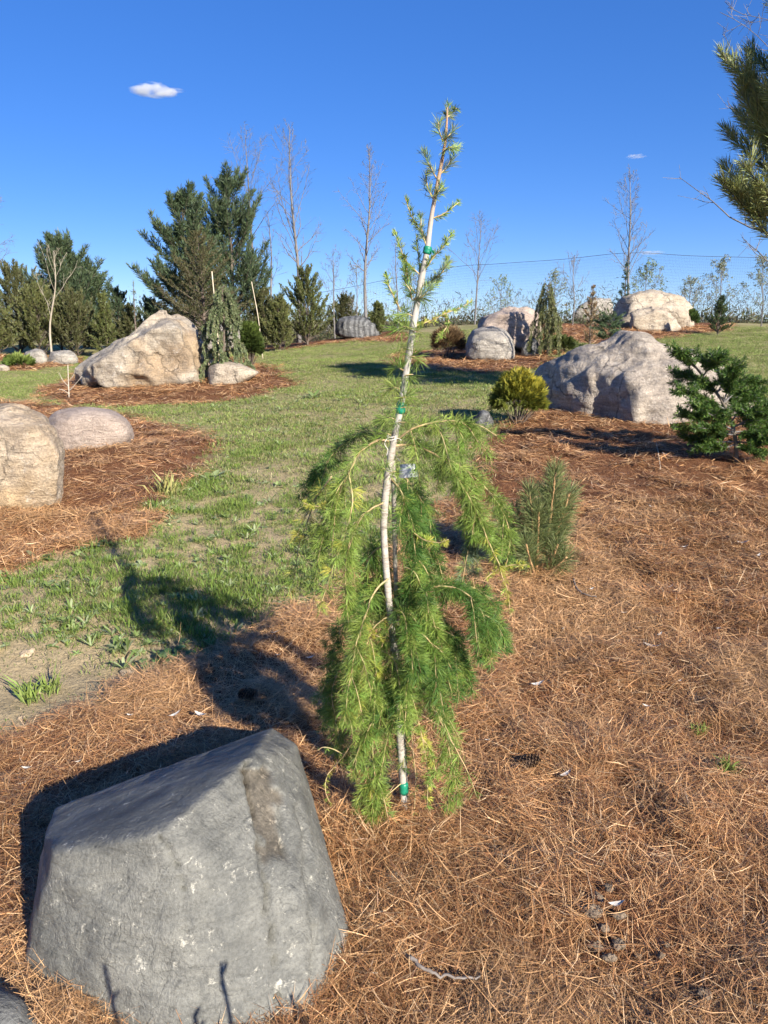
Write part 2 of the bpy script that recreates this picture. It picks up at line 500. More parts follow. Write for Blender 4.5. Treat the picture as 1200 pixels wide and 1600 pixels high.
# ------------------------------------------------------------------ boulders
def ico_dirs(level):
    bm = bmesh.new()
    bmesh.ops.create_icosphere(bm, subdivisions=level, radius=1.0)
    V = np.array([v.co[:] for v in bm.verts]); F = np.array([[v.index for v in f.verts] for f in bm.faces])
    bm.free()
    return norm(V), F
ICO = {}
def rock(name, hull_pts, mat, label, cat='boulder', group=None, level=5, p=14, lump=0.05, lump_scale=1.6, rough=0.015, rough_scale=7,
         ridge=0.0, dents=(), seed=0, strata=None, relief=None, chips=26, chip=(.84, .985)):
    pts = np.asarray(hull_pts, float)
    bm = bmesh.new()
    for q in pts: bm.verts.new(q)
    bmesh.ops.convex_hull(bm, input=bm.verts[:])
    bm.normal_update()
    c = (pts.max(0) + pts.min(0)) / 2
    pl = []
    for f in bm.faces:
        n = np.array(f.normal[:]); d = float(n @ (np.array(f.verts[0].co[:]) - c))
        if d < 0: n, d = -n, -d
        if f.calc_area() > 1e-7 and d > 1e-4: pl.append((*n, d))
    bm.free()
    pl = np.array(pl)
    # near-parallel facets of the hull would round it twice: keep one of each
    keep = []
    for q in pl:
        if all((q[:3] @ k[:3]) < 0.9985 for k in keep): keep.append(q)
    pl = np.array(keep)
    if level not in ICO: ICO[level] = ico_dirs(level)
    U, F = ICO[level]
    size = np.linalg.norm(pts.max(0) - pts.min(0)) / 2
    g = np.clip(U @ pl[:, :3].T, 1e-6, None) / pl[:, 3]
    r = 1.0 / (g ** p).sum(1) ** (1 / p)
    V = c + U * r[:, None]
    if chips:                                # flat broken faces
        cr = np.random.default_rng(seed + 500)
        K = norm(cr.normal(0, 1, (chips, 3)))
        hk = ((V - c) @ K.T).max(0) * cr.uniform(chip[0], chip[1], chips)
        g = np.clip(U @ K.T, 1e-6, None) / hk
        r = 1.0 / np.maximum(1.0 / r, (g ** 60).sum(1) ** (1 / 60))
        V = c + U * r[:, None]
    # relief: lumps, ridges and small roughness, all in the rock's own scale
    q = (V - c) / size
    rel = lump * fbm(q * lump_scale, 3, seed) + rough * fbm(q * rough_scale, 4, seed + 20, 0.6)
    if ridge: rel = rel + ridge * (fbm(q * lump_scale * 1.7, 3, seed + 40, 0.5, True) - 0.2)
    if strata is not None:
        ax, fr, am = strata
        ax = np.asarray(ax, float) / np.linalg.norm(ax)
        t = (q @ ax) * fr + 0.8 * fbm(q * 2.2, 2, seed + 60)
        rel = rel + am * (np.abs((t % 1.0) - 0.5) - 0.25)
    V = V + U * (rel * size)[:, None]
    for dp, dr, dd in dents:
        w = np.exp(-(((V - np.asarray(dp)) ** 2).sum(1)) / (dr * dr))
        V = V - U * (w * dd)[:, None]
    tint = np.ones((len(V), 3))
    if relief is not None: V, tint = relief(V, U, tint)
    mb = MB(); mb.add(V, F, None, tint)
    base = np.array([c[0], c[1], gz(c[0], c[1])])
    o = mb.build(name, mat, smooth=True, origin=base)
    return tag(o, label, cat, group)

def hull_from_outline(outline, base, D, shrink_f=0.82, shrink_b=0.8, mid=0.42, fy=None):
    """outline: photo points of the silhouette; it stands at mid depth, smaller rings stand before and behind"""
    yb = gp(*base)[1]
    P = np.array(outline, float)
    cx, cy = P[:, 0].mean(), P[:, 1].max() * 0.75 + P[:, 1].min() * 0.25
    out = []
    for (px, py) in P:
        out.append(pd(px, py, yb + mid * D))
        out.append(pd(cx + (px - cx) * shrink_f, cy + (py - cy) * shrink_f * 0.9, yb))
        out.append(pd(cx + (px - cx) * shrink_b, cy + (py - cy) * shrink_b, yb + D))
    out = np.array(out)
    low = out[out[:, 2] < np.quantile(out[:, 2], 0.3)].copy()
    low[:, 2] -= 0.10
    return np.vstack([out, low]), yb

R_GREY = rock_mat('grey_lichened_stone', (0.105, 0.105, 0.094), (0.205, 0.20, 0.172), (0.055, 0.057, 0.056), (0.54, 0.51, 0.42), 6.0, 0.65, 0.7, speck=150, fine=0.17, cracks=0.25, pale_edge=(0.585, 0.65), streak=0.5, gloss=0.6)
R_DARK = rock_mat('dark_grey_stone', (0.10, 0.10, 0.095), (0.16, 0.16, 0.15), (0.05, 0.05, 0.05), (0.30, 0.29, 0.27), 3.4, 0.4, 0.4, speck=120, fine=0.3)
R_WARM = rock_mat('warm_granite', (0.30, 0.25, 0.19), (0.44, 0.385, 0.305), (0.13, 0.11, 0.09), (0.56, 0.51, 0.44), 1.6, 0.6, 0.65, stain=(0.30, 0.205, 0.115), speck=35)
R_TAN = rock_mat('tan_granite', (0.36, 0.28, 0.20), (0.50, 0.41, 0.30), (0.19, 0.145, 0.11), (0.62, 0.56, 0.47), 2.4, 0.6, 0.5, stain=(0.40, 0.27, 0.14), speck=55)
R_PINK = rock_mat('pink_granite', (0.37, 0.285, 0.225), (0.48, 0.385, 0.315), (0.20, 0.16, 0.13), (0.58, 0.51, 0.43), 2.6, 0.5, 0.45, speck=80, cracks=0.2)
R_PALE = rock_mat('pale_weathered_granite', (0.25, 0.225, 0.19), (0.41, 0.37, 0.31), (0.10, 0.09, 0.08), (0.54, 0.50, 0.43), 2.0, 0.6, 0.7, speck=38)
R_BIG = rock_mat('weathered_pinkish_granite', (0.28, 0.235, 0.19), (0.43, 0.37, 0.30), (0.11, 0.095, 0.085), (0.56, 0.51, 0.44), 2.0, 0.6, 0.7, speck=38)
R_BANDED = rock_mat('banded_dark_gneiss', (0.13, 0.13, 0.13), (0.21, 0.21, 0.20), (0.055, 0.055, 0.055), (0.50, 0.48, 0.45), 1.8, 0.6, 0.5, speck=40, band=1.6)
R_BUFF = rock_mat('buff_granite', (0.34, 0.275, 0.20), (0.46, 0.39, 0.30), (0.17, 0.14, 0.11), (0.56, 0.50, 0.41), 1.8, 0.55, 0.5, speck=35)

def to_px(V):                                # where points of a rock sit in the photograph it was measured from
    d = V - np.array([0, 0, CAM_H])
    dep = d[:, 1] * _cp - d[:, 2] * _sp
    up = d[:, 1] * _sp + d[:, 2] * _cp
    return 600 + FPX * d[:, 0] / dep, 800 - FPX * up / dep

def line_dist(pts, x, y):
    d = np.full(len(x), 1e9)
    for (ax, ay), (bx, by) in zip(pts[:-1], pts[1:]):
        t = np.clip(((x - ax) * (bx - ax) + (y - ay) * (by - ay)) / ((bx - ax) ** 2 + (by - ay) ** 2), 0, 1)
        d = np.minimum(d, np.hypot(x - ax - t * (bx - ax), y - ay - t * (by - ay)))
    return d

# the grey rock in the foreground: corners read off the photograph, each at its own height
hero = [ph(464, 1164, 0.29), ph(425, 1137, 0.31), ph(86, 1262, 0.23), ph(72, 1302, 0.28), ph(88, 1328, 0.35), ph(255, 1296, 0.42), ph(388, 1187, 0.415),
        ph(472, 1268, 0.28), ph(488, 1420, 0.19), ph(545, 1452, 0.07), ph(500, 1540, 0.02), ph(470, 1640, 0.0),
        ph(36, 1505, 0.06), ph(68, 1612, -0.05), ph(300, 1730, -0.06), ph(480, 1700, -0.06), ph(40, 1480, -0.08),
        ph(540, 1440, -0.08), ph(430, 1150, -0.08), ph(95, 1270, -0.08)]
def hero_relief(V, U, tint):
    x, y = to_px(V)
    front = U[:, 1] < 0.45
    wob = 5 * fbm(V * 22, 2, 8); wob2 = 5 * fbm(V * 22 + 40, 2, 9)
    dep = np.zeros(len(V))
    for pts, w, d in (([(386, 1188), (394, 1255), (407, 1325), (418, 1395), (424, 1465), (431, 1530), (441, 1615)], 2.3, 0.04),
                      ([(250, 1306), (272, 1335), (284, 1372), (288, 1400)], 2.0, 0.016), ([(441, 1262), (446, 1300), (446, 1338)], 2.8, 0.026),
                      ([(470, 1265), (486, 1380), (494, 1470), (490, 1540)], 4.0, 0.020), ([(285, 1440), (296, 1500), (286, 1560)], 2.2, 0.006)):
        dep += d * np.exp(-(line_dist(pts, x + wob, y + wob2) / w) ** 2)
    patch = poly_dist(np.array([(386, 1196), (415, 1200), (434, 1235), (446, 1300), (446, 1336), (418, 1350), (408, 1318), (398, 1285), (384, 1270)]), x + 2.2 * wob, y + 2.2 * wob2)
    pm = sstep(-2, 5, patch) * front
    dep += 0.016 * pm
    for pts, w in (([(386, 1188), (394, 1255), (407, 1325), (418, 1395), (424, 1465), (431, 1530), (441, 1615)], 2.4), ([(250, 1306), (272, 1335), (284, 1372), (288, 1400)], 1.6), ([(441, 1262), (446, 1300), (446, 1338)], 2.0)):
        tint = tint * (1 - .6 * (np.exp(-(line_dist(pts, x + wob, y + wob2) / w) ** 2) * front)[:, None])   # colour darkened along the crack lines
    left = sstep(0, 14, 424 - x + (y - 1400) * 0.09) * front
    V = V - U * (dep * front)[:, None]
    tint = tint * (1 - pm[:, None] * np.array([0.25, 0.34, 0.42]))
    return V, tint
rock('grey_rock', hero, R_GREY, 'large angular grey rock in the foreground with a flat lichen-spotted front face', 'rock', level=7, p=160,
     lump=0.002, lump_scale=2.2, rough=0.0035, rough_scale=14, ridge=0.002, seed=3, strata=((0.75, 0.25, 0.75), 7.0, 0.008), relief=hero_relief, chips=9, chip=(.975, .998))

R_LIST = [
 ('dark_rock', [(-60, 1600), (-40, 1530), (5, 1528), (40, 1565), (75, 1600), (80, 1660), (-40, 1680)], (20, 1690), 0.35, R_DARK,
  'dark grey rock cut off by the bottom left corner of the picture', 'rock', dict(level=4, seed=5)),
 ('tan_boulder', [(-90, 800), (-80, 660), (-20, 632), (40, 630), (80, 645), (100, 690), (106, 735), (98, 775), (60, 800), (0, 812)], (30, 805), 0.9, R_TAN,
  'big blocky tan boulder cut off by the left edge of the picture', 'boulder', dict(level=6, seed=11, lump=0.03, p=20, ridge=0.02, rough=.012)),
 ('pink_boulder', [(62, 700), (66, 645), (90, 632), (140, 627), (185, 633), (212, 650), (222, 672), (215, 690), (150, 705)], (150, 702), 0.9, R_PINK,
  'smooth low pinkish boulder just right of the blocky tan boulder', 'boulder', dict(level=5, seed=13, lump=0.02, rough=0.008, p=8, chips=14, chip=(.93, .995))),
 ('peaked_boulder', [(118, 590), (128, 572), (160, 550), (205, 518), (240, 495), (268, 481), (296, 486), (312, 505), (330, 540), (345, 575), (340, 600), (230, 606), (150, 605)], (230, 606), 2.0, R_WARM,
  'large peaked brown boulder with a long slope down to the left', 'boulder', dict(level=6, seed=17, lump=0.045, rough=0.022, ridge=0.05, p=26, strata=((.5, .2, .9), 4, .035))),
 ('wedge_rock', [(320, 600), (322, 572), (345, 562), (375, 566), (412, 581), (400, 584), (360, 602)], (355, 603), 0.9, R_BUFF,
  'low pale wedge-shaped rock at the foot of the weeping spruce', 'rock', dict(level=4, seed=19, lump=0.03, p=16)),
 ('white_rock', [(308, 540), (312, 512), (340, 503), (368, 503), (379, 512), (378, 535), (350, 548)], (345, 580), 0.8, R_PALE,
  'pale whitish rock behind the small weeping spruce', 'rock', dict(level=4, seed=23, lump=0.03, p=14)),
 ('grey_boulder', [(36, 568), (38, 550), (50, 544), (68, 545), (76, 555), (76, 568)], (55, 570), 0.9, R_PALE,
  'left of two low grey boulders in front of the evergreen thicket', 'boulder', dict(level=4, seed=29, lump=0.04, p=10)),
 ('grey_boulder', [(72, 568), (76, 550), (95, 546), (115, 547), (125, 556), (126, 567)], (100, 570), 0.9, R_PALE,
  'right of two low grey boulders in front of the evergreen thicket', 'boulder', dict(level=4, seed=31, lump=0.04, p=10)),
 ('small_pale_stone', [(-12, 580), (-8, 570), (8, 569), (18, 574), (14, 580)], (4, 581), 0.5, R_BUFF,
  'small pale stone at the left edge beside the green sprouts', 'stone', dict(level=3, seed=37)),
 ('banded_boulder', [(515, 522), (517, 503), (530, 493), (562, 491), (585, 498), (601, 512), (602, 524), (560, 530)], (555, 530), 1.3, R_BANDED,
  'dark grey boulder streaked with white bands, behind the lawn', 'boulder', dict(level=5, seed=41, lump=0.04, p=10)),
 ('dark_boulder', [(490, 521), (494, 507), (506, 502), (518, 504), (520, 521)], (505, 522), 0.7, R_BANDED,
  'small dark boulder beside the white-banded boulder', 'boulder', dict(level=4, seed=43, lump=0.05, p=10)),
 ('round_boulder', [(724, 560), (722, 525), (734, 510), (760, 506), (788, 509), (806, 525), (813, 548), (810, 562), (770, 567)], (770, 566), 1.2, R_PALE,
  'rounded grey boulder next to the brown ball-shaped bush', 'boulder', dict(level=5, seed=47, lump=0.03, p=8, chips=22, chip=(.9, .99))),
 ('ridged_boulder', [(748, 535), (750, 500), (765, 487), (785, 478), (820, 478), (843, 487), (846, 510), (842, 540)], (800, 552), 1.4, R_PINK,
  'pink and dark grey boulder rising behind the rounded boulder', 'boulder', dict(level=5, seed=53, lump=0.04, ridge=0.05, p=14)),
 ('white_veined_stone', [(814, 556), (815, 536), (826, 526), (838, 526), (844, 540), (842, 557)], (828, 558), 0.5, R_BANDED,
  'small dark and white stone at the foot of the weeping conifer', 'stone', dict(level=4, seed=59, lump=0.05)),
 ('summit_boulder', [(950, 508), (953, 475), (965, 455), (985, 450), (1030, 450), (1062, 456), (1082, 468), (1090, 490), (1088, 512), (1020, 514)], (1020, 514), 2.0, R_BUFF,
  'large buff boulder on the rise in front of the tallest bare tree on the right', 'boulder', dict(level=5, seed=61, lump=0.035, ridge=0.03, p=14, rough=.02)),
 ('front_slab', [(980, 514), (984, 490), (1003, 480), (1030, 484), (1060, 497), (1070, 516), (1020, 519)], (1025, 519), 0.7, R_BUFF,
  'smaller buff rock leaning against the front of the large buff boulder', 'rock', dict(level=5, seed=67, lump=0.05, p=30, ridge=.04)),
 ('shaded_boulder', [(890, 504), (893, 488), (915, 468), (940, 462), (962, 465), (965, 500), (930, 506)], (925, 506), 1.6, R_PALE,
  'grey boulder half hidden behind the brown conifer on the rise', 'boulder', dict(level=4, seed=71, lump=0.05, ridge=0.03, p=12)),
 ('small_dark_stone', [(738, 668), (740, 648), (752, 637), (765, 640), (772, 660), (768, 670)], (755, 669), 0.3, R_BANDED,
  'small dark stone at the left foot of the yellow-green bush', 'stone', dict(level=4, seed=73, lump=0.05)),
]
for nm, outl, basep, D, m, lab, cat, kw in R_LIST:
    H, yb = hull_from_outline(outl, basep, D)
    rock(nm, H, m, lab, cat, **kw)

OUT = [(830, 612), (837, 575), (868, 550), (900, 534), (940, 523), (985, 519), (1025, 527), (1070, 543), (1120, 563), (1152, 580),
       (1172, 605), (1177, 640), (1165, 662), (1080, 678), (1000, 674), (910, 668), (850, 652)]
yb = gp(980, 662)[1]
def mid_dep(x): return yb + .72 + .55 * float(np.clip(1 - (x - 830) / 170, 0, 1))
H = [pd(x, y, mid_dep(x)) for x, y in OUT]
# seen from above it is a blunt wedge: one long face turned left into its own shade, one turned right into the sun
H += [pd(1012, 676, yb - .22), pd(1000, 604, yb - .05), pd(965, 578, yb + .28), pd(918, 564, yb + .68), pd(872, 572, yb + 1.0), pd(850, 640, yb + 1.12),
      pd(1060, 582, yb + .10), pd(1120, 592, yb + .25), pd(1166, 655, yb + .30), pd(1090, 672, yb + .0)]
H += [pd(600 + (x - 600) * .985, y + 22, mid_dep(x) + .95) for x, y in OUT]
H = np.array(H); low = H[H[:, 2] < np.quantile(H[:, 2], .3)].copy(); low[:, 2] -= .12; H = np.vstack([H, low])
def rugged(V, U, tint):
    # left-facing steps across the front, as the rock broke
    x, y = to_px(V)
    xs = x + 13 * fbm(V * 2.6, 3, 5) + (y - 620) * 0.10
    off = np.interp(xs, [838, 850, 884, 916, 926, 964, 1000, 1010, 1056, 1120, 1177], [0.0, 0.05, -0.03, 0.0, 0.07, -0.03, 0.0, 0.06, -0.04, -0.01, 0.02])
    m = sstep(538, 590, y + 25 * fbm(V * 3, 2, 6)) * sstep(0.3, -0.3, U[:, 1])
    V = V + np.stack([0 * off, off * m, 0 * off], 1)
    return V, tint
rock('weathered_boulder', H, R_BIG, 'biggest boulder on the right, pale and rugged, between yellow-green bush and dark evergreen', 'boulder', level=6, p=18,
     lump=0.018, lump_scale=1.7, rough=0.024, rough_scale=6, ridge=0.02, seed=79, relief=rugged, chips=14, chip=(.95, .998))

# ------------------------------------------------------------------ plant materials
M_LARCH = leaf_mat('larch_needles', (1, 1, 1), 0.28, 0.5)
M_NEEDLE = leaf_mat('evergreen_needles', (1, 1, 1), 0.22, 0.5)
M_LEAF = leaf_mat('broad_leaves', (1, 1, 1), 0.35, 0.5)
M_GRASS = leaf_mat('grass_blades', (1, 1, 1), 0.35, 0.5, inst_var=0.25)
M_STRAW = leaf_mat('dry_pine_straw', (1, 1, 1), 0.0, 0.5, spec=0.4)
B_TWIG = bark_mat('grey_brown_twig_bark', (0.11, 0.10, 0.094), (0.215, 0.20, 0.188), 20)
B_PALE = bark_mat('pale_bark', (0.34, 0.29, 0.22), (0.55, 0.49, 0.40), 14)
B_DARK = bark_mat('dark_bark', (0.08, 0.06, 0.045), (0.17, 0.13, 0.10), 14)
B_LARCH = bark_mat('larch_twig_bark', (0.36, 0.26, 0.12), (0.52, 0.40, 0.20), 60)
B_BAMBOO = bark_mat('dry_cane', (0.50, 0.41, 0.27), (0.66, 0.57, 0.42), 30)

def stem_mat():
    m, N, L, B = new_mat('larch_stem_bark')
    tc = N.new('ShaderNodeTexCoord')
    mp = N.new('ShaderNodeMapping'); mp.inputs['Scale'].default_value = (1, 1, 3.5)
    L.new(tc.outputs['Object'], mp.inputs[0])
    f = tex_noise(N, L, mp.outputs[0], 34, 6, 0.7, 1.0)
    g = tex_noise(N, L, tc.outputs['Object'], 9, 3, 0.5)
    at = N.new('ShaderNodeAttribute'); at.attribute_name = 'tint'
    col = ramp(N, L, f, [(0.34, (0.16, 0.12, 0.085)), (0.46, (0.33, 0.29, 0.235)), (0.7, (0.50, 0.46, 0.39))])
    plain = ramp(N, L, g, [(0.3, (0.33, 0.305, 0.265)), (0.7, (0.46, 0.43, 0.38))])
    sep = N.new('ShaderNodeSeparateColor'); L.new(at.outputs['Color'], sep.inputs[0])
    c = mix(N, L, sep.outputs[0], plain, col)                 # red: how far the bark flakes
    c = mix(N, L, sep.outputs[1], c, (0.33, 0.20, 0.12))      # green: young reddish wood
    L.new(c, B.inputs['Base Color'])
    B.inputs['Roughness'].default_value = 0.7
    bump(N, L, f, 0.4, 0.003, B)
    return m

def plain_mat(name, col, rough=0.5, spec=0.4):
    m, N, L, B = new_mat(name)
    tc = N.new('ShaderNodeTexCoord')
    f = tex_noise(N, L, tc.outputs['Object'], 40, 3, 0.6)
    L.new(mix(N, L, f, tuple(c * 0.8 for c in col), tuple(min(1, c * 1.15) for c in col)), B.inputs['Base Color'])
    B.inputs['Roughness'].default_value = rough
    B.inputs['Specular IOR Level'].default_value = spec
    return m
M_TAPE = plain_mat('green_plastic_tape', (0.012, 0.20, 0.115), 0.35, 0.5)
M_STRING = plain_mat('white_string', (0.68, 0.64, 0.56), 0.8)
M_TAG = plain_mat('white_plastic_tag', (0.60, 0.61, 0.64), 0.4)

# ------------------------------------------------------------------ the weeping larch
LB = gp(632, 1285)
LY = LB[1]
def lp(px, py, dy=0.0):
    return pd(px, py, LY + dy)
larch = thing('weeping_larch', LB, 'young weeping larch with a bare pale leaning stem and drooping bright green branches', 'tree')
def under(mb, name, mat, parent, smooth=False):
    """build with the mesh in the parent's own space"""
    w = np.array(parent.location) if parent.parent is None else np.array(parent.parent.location)
    mb.v = [a - w for a in mb.v]
    o = bpy.data.objects.new(name, mb.mesh(name, mat, smooth))
    C.objects.link(o); o.parent = parent
    return o
stem_px = [(633, 1292), (628, 1200), (622, 1100), (614, 1000), (606, 920), (600, 840), (601, 790), (608, 728), (617, 680), (626, 636), (637, 566),
           (654, 460), (667, 393), (674, 340), (685, 280), (695, 226), (698, 192), (699, 168)]
stem_w = [13, 12.5, 12, 12, 12, 12, 13, 12.5, 12, 12, 11.5, 11, 10, 8, 6.5, 5, 4, 2.5]
S = spline([list(lp(*p)) + [w] for p, w in zip(stem_px, stem_w)], 8)
sw = S[:, 3] * 0.46 * np.array([mpp(p) for p in S[:, :3]])
frac = np.linspace(0, 1, len(S))
sw = sw * (1 + 0.10 * (np.abs((frac * 31) % 1 - 0.5) < 0.06))        # faint rings
cc = np.zeros((len(S), 3))
cc[:, 0] = np.where((frac > 0.05) & (frac < 0.48), 0.85, 0.12)
cc[:, 1] = sstep(0.72, 0.86, frac)
mb = MB(); tube(mb, S[:, :3], sw, 10, cc, 0.04)
under(mb, 'trunk', stem_mat(), larch, True)
S2 = spline([lp(638, 1288, .03), lp(630, 1150, .03), lp(622, 1010, .03), lp(618, 900, .035), lp(616, 800, .03), lp(614, 720, .025)], 6)
mb = MB(); tube(mb, S2, 0.0065, 7, (0.7, 0.7, 0.72), 0.05)
under(mb, 'stake', B_PALE, larch, True)
for (x0, y0), (x1, y1) in (((631.5, 1240), (630, 1222)), ((624.5, 646), (628, 628)), ((666.5, 397), (669, 385))):
    a, b = lp(x0, y0), lp(x1, y1)
    t = np.linspace(0, 1, 7)[:, None]
    r = mpp(a) * np.array([6.2, 7.6, 7.9, 7.2, 7.9, 7.6, 6.2]) * (0.88 if y0 < 500 else 1)
    mb = MB(); tube(mb, a * (1 - t) + b * t, r, 12, (1, 1, 1), 0.03)
    e = lp(x1 + 9, y1 + 8, -0.008); m_ = lp(x1 + 3, y1 + 6, -0.012)
    blades(mb, np.array([m_]), np.array([e - m_]), np.array([0.018]), 0.008, (1, 1, 1), 0.3)
    under(mb, 'tie', M_TAPE, larch, True)
mb = MB()
q = np.linspace(0, 4 * math.pi, 40)
cs = lp(612, 688); r = mpp(cs) * 7.5
tube(mb, np.stack([cs[0] + r * np.cos(q), cs[1] + r * np.sin(q), cs[2] + 0.0012 * q + 0.003 * np.sin(q)], 1), 0.0012, 5)
tube(mb, spline([lp(604, 686, -.012), lp(601, 694, -.016), lp(606, 703, -.014), lp(604, 712, -.012)], 5), 0.001, 5)
tube(mb, spline([lp(616, 688, -.012), lp(622, 685, -.012), lp(627, 688, -.01)], 5), 0.001, 5)
under(mb, 'string', M_STRING, larch)
mb = MB()
tp = [lp(622, 748, .02), lp(656, 744, .01), lp(648, 724, .03), lp(626, 726, .04)]
nrm = norm(np.cross(tp[1] - tp[0], tp[3] - tp[0])) * 0.0008
mb.add(np.array([p + nrm for p in tp] + [p - nrm for p in tp]), None, [[0, 1, 2, 3], [7, 6, 5, 4], [0, 4, 5, 1], [1, 5, 6, 2], [2, 6, 7, 3], [3, 7, 4, 0]])
tube(mb, spline([lp(626, 722, .08), lp(618, 712, .05), lp(612, 705, .02)], 4), 0.0008, 4)
under(mb, 'tag', M_TAG, larch)

G_MID, G_YEL, G_DEEP, G_LITE = (0.18, 0.265, 0.05), (0.48, 0.48, 0.09), (0.085, 0.17, 0.034), (0.27, 0.36, 0.075)
G_GLAU = (0.19, 0.24, 0.13)
def larch_branch(pts, col=G_MID, w0=3.4, nl=0.046, dens=1.0, t0=0.06, alt=G_LITE, p_alt=0.25, laterals=0, ang=(40, 80), tuft=0.0125, per=30, droop=0.25, fwd=0.45):
    P = spline([lp(*p) for p in pts], 7)
    P = P + 0.004 * np.stack([fbm(P * 14 + k * 9, 2, k) for k in range(3)], 1)
    R = np.linspace(w0, 1.1, len(P)) * 0.5 * mpp(P[0])
    mb = MB(); tube(mb, P, R, 6, tints(len(P), (1, 1, 1), 0.12), 0.08)
    nb = MB()
    paths = [(P, 1.0)]
    ln = np.linalg.norm(np.diff(P, axis=0), axis=1).sum()
    for k in range(laterals):
        Q, T, u = along(P, 1, 0.15, 0.8)
        sd = rng.normal(0, 1, 3); sd[2] = -abs(sd[2]) * 0.5 - 0.2
        d = norm((T[0] * 0.7 + norm(sd) * 0.75)[None])[0]
        l = rng.uniform(0.05, 0.13)
        X = spline([Q[0], Q[0] + d * l * 0.5, Q[0] + d * l + np.array([0, 0, -0.35 * l])], 5)
        tube(mb, X, np.linspace(0.0018, 0.0008, len(X)), 4, (1, 1, 1))
        paths.append((X, 0.85))
    for X, sc in paths:                       # short shoots: a whorl of soft needles every centimetre or so
        l = np.linalg.norm(np.diff(X, axis=0), axis=1).sum()
        nt = max(3, int(l * (1 - t0) / tuft * dens))
        Q, T, u = along(X, nt, t0 if X is P else 0.05, 1.0)
        a, b = frame(T)
        th = rng.uniform(0, 2 * math.pi, nt)[:, None]
        ax = norm(np.cos(th) * a + np.sin(th) * b + fwd * T + np.array([0, -0.05, 0.12]))
        k = per
        AX = np.repeat(ax, k, 0); QQ = np.repeat(Q, k, 0); TT = np.repeat(T, k, 0)
        D = norm(AX + (0.62 if fwd < 1 else 0.4) * rng.normal(0, 1, AX.shape))
        tipf = np.repeat(u, k)
        L_ = nl * sc * rng.uniform(0.65, 1.1, len(D)) * (1 - 0.35 * np.clip((tipf - 0.85) / 0.15, 0, 1))
        tc = np.repeat(tints(nt, col, 0.22, alt, p_alt), k, 0) * rng.uniform(0.85, 1.15, (len(D), 1))
        blades(nb, QQ, D, L_, 0.0013, tc, droop, 0.12)
    br = under(mb, 'branch', B_LARCH, larch, True)
    tag(under(nb, 'needles', M_LARCH, br), kind='stuff')

# weeping branches, left of the stem
larch_branch([(607, 690), (590, 688), (565, 705), (545, 738), (533, 765), (520, 800), (512, 840), (500, 880), (492, 910)], G_LITE, 4.5, laterals=8, alt=G_MID, p_alt=.4)
larch_branch([(600, 690, .03), (575, 676, .1), (540, 690, .16), (510, 725, .2), (485, 765, .22), (474, 795, .22)], G_DEEP, 3.5, laterals=6, dens=1.2)
larch_branch([(520, 745, .08), (495, 775, .1), (478, 815, .1), (466, 855, .1), (459, 900, .1), (456, 925, .1)], G_LITE, 2.6, alt=G_YEL, p_alt=.35, dens=.55, laterals=3)
larch_branch([(533, 766), (518, 782), (500, 790), (484, 790), (473, 786)], G_YEL, 2.4, nl=.018, dens=1.6, alt=G_LITE, droop=0)
larch_branch([(598, 786, -.01), (576, 797, -.04), (560, 812, -.05), (549, 845, -.06), (541, 885, -.06), (541, 930, -.06), (545, 975, -.06)], G_LITE, 3.2, laterals=5, alt=G_MID, p_alt=.4)
larch_branch([(545, 738, -.02), (550, 790, -.05), (535, 850, -.06), (515, 905, -.06), (498, 960, -.06)], G_LITE, 2.6, dens=.7, alt=G_YEL, p_alt=.25)
larch_branch([(602, 850, .02), (580, 872, .05), (572, 910, .07), (566, 960, .08), (560, 1000, .08)], G_DEEP, 3, laterals=4, dens=1.1)
larch_branch([(606, 905, -.01), (585, 925, -.05), (570, 965, -.08), (556, 1010, -.09), (547, 1060, -.09), (546, 1110, -.08), (551, 1150, -.08)], G_MID, 3.4, laterals=8, alt=G_LITE, p_alt=.4)
larch_branch([(611, 962, -.02), (592, 972, -.05), (578, 990, -.06), (568, 1030, -.07), (562, 1085, -.07), (560, 1130, -.07)], G_LITE, 3, laterals=7, alt=G_YEL, p_alt=.3)
larch_branch([(578, 990, -.06), (590, 993, -.08), (597, 999, -.08)], G_YEL, 2, nl=.016, dens=1.6, droop=0)
larch_branch([(560, 955, .06), (535, 980, .08), (518, 1020, .09), (510, 1060, .09), (514, 1100, .09), (522, 1135, .08)], G_DEEP, 2.8, laterals=6, dens=1.0)
larch_branch([(550, 1010, .02), (532, 1040, .03), (520, 1085, .03), (528, 1135, .03), (540, 1185, .02)], G_MID, 2.6, laterals=6)
larch_branch([(612, 1020, -.03), (595, 1060, -.06), (585, 1110, -.07), (582, 1165, -.07), (586, 1215, -.06), (590, 1240, -.05)], G_MID, 2.8, laterals=6, dens=.9)
larch_branch([(560, 1130, -.05), (566, 1180, -.05), (578, 1225, -.05), (582, 1270, -.05), (574, 1300, -.05)], G_LITE, 2.4, laterals=5, dens=.9, alt=G_YEL, p_alt=.2)
larch_branch([(622, 1110, -.02), (605, 1150, -.05), (596, 1200, -.06), (588, 1250, -.06), (583, 1298, -.05)], G_MID, 2.4, laterals=4, dens=.8)
larch_branch([(548, 1165, -.02), (530, 1190, -.02), (512, 1212, -.02), (508, 1235, -.02), (516, 1252, -.02), (524, 1254, -.02)], G_YEL, 2.0, nl=.016, dens=.8, per=10)
larch_branch([(540, 1180, -.01), (522, 1170, -.02), (505, 1168, -.02), (495, 1175, -.02)], G_LITE, 1.8, nl=.018, dens=.5, per=9)
larch_branch([(628, 1225, -.02), (605, 1240, -.04), (575, 1260, -.04), (540, 1268, -.03), (522, 1272, -.02)], G_LITE, 1.8, nl=.02, dens=.35, per=9)
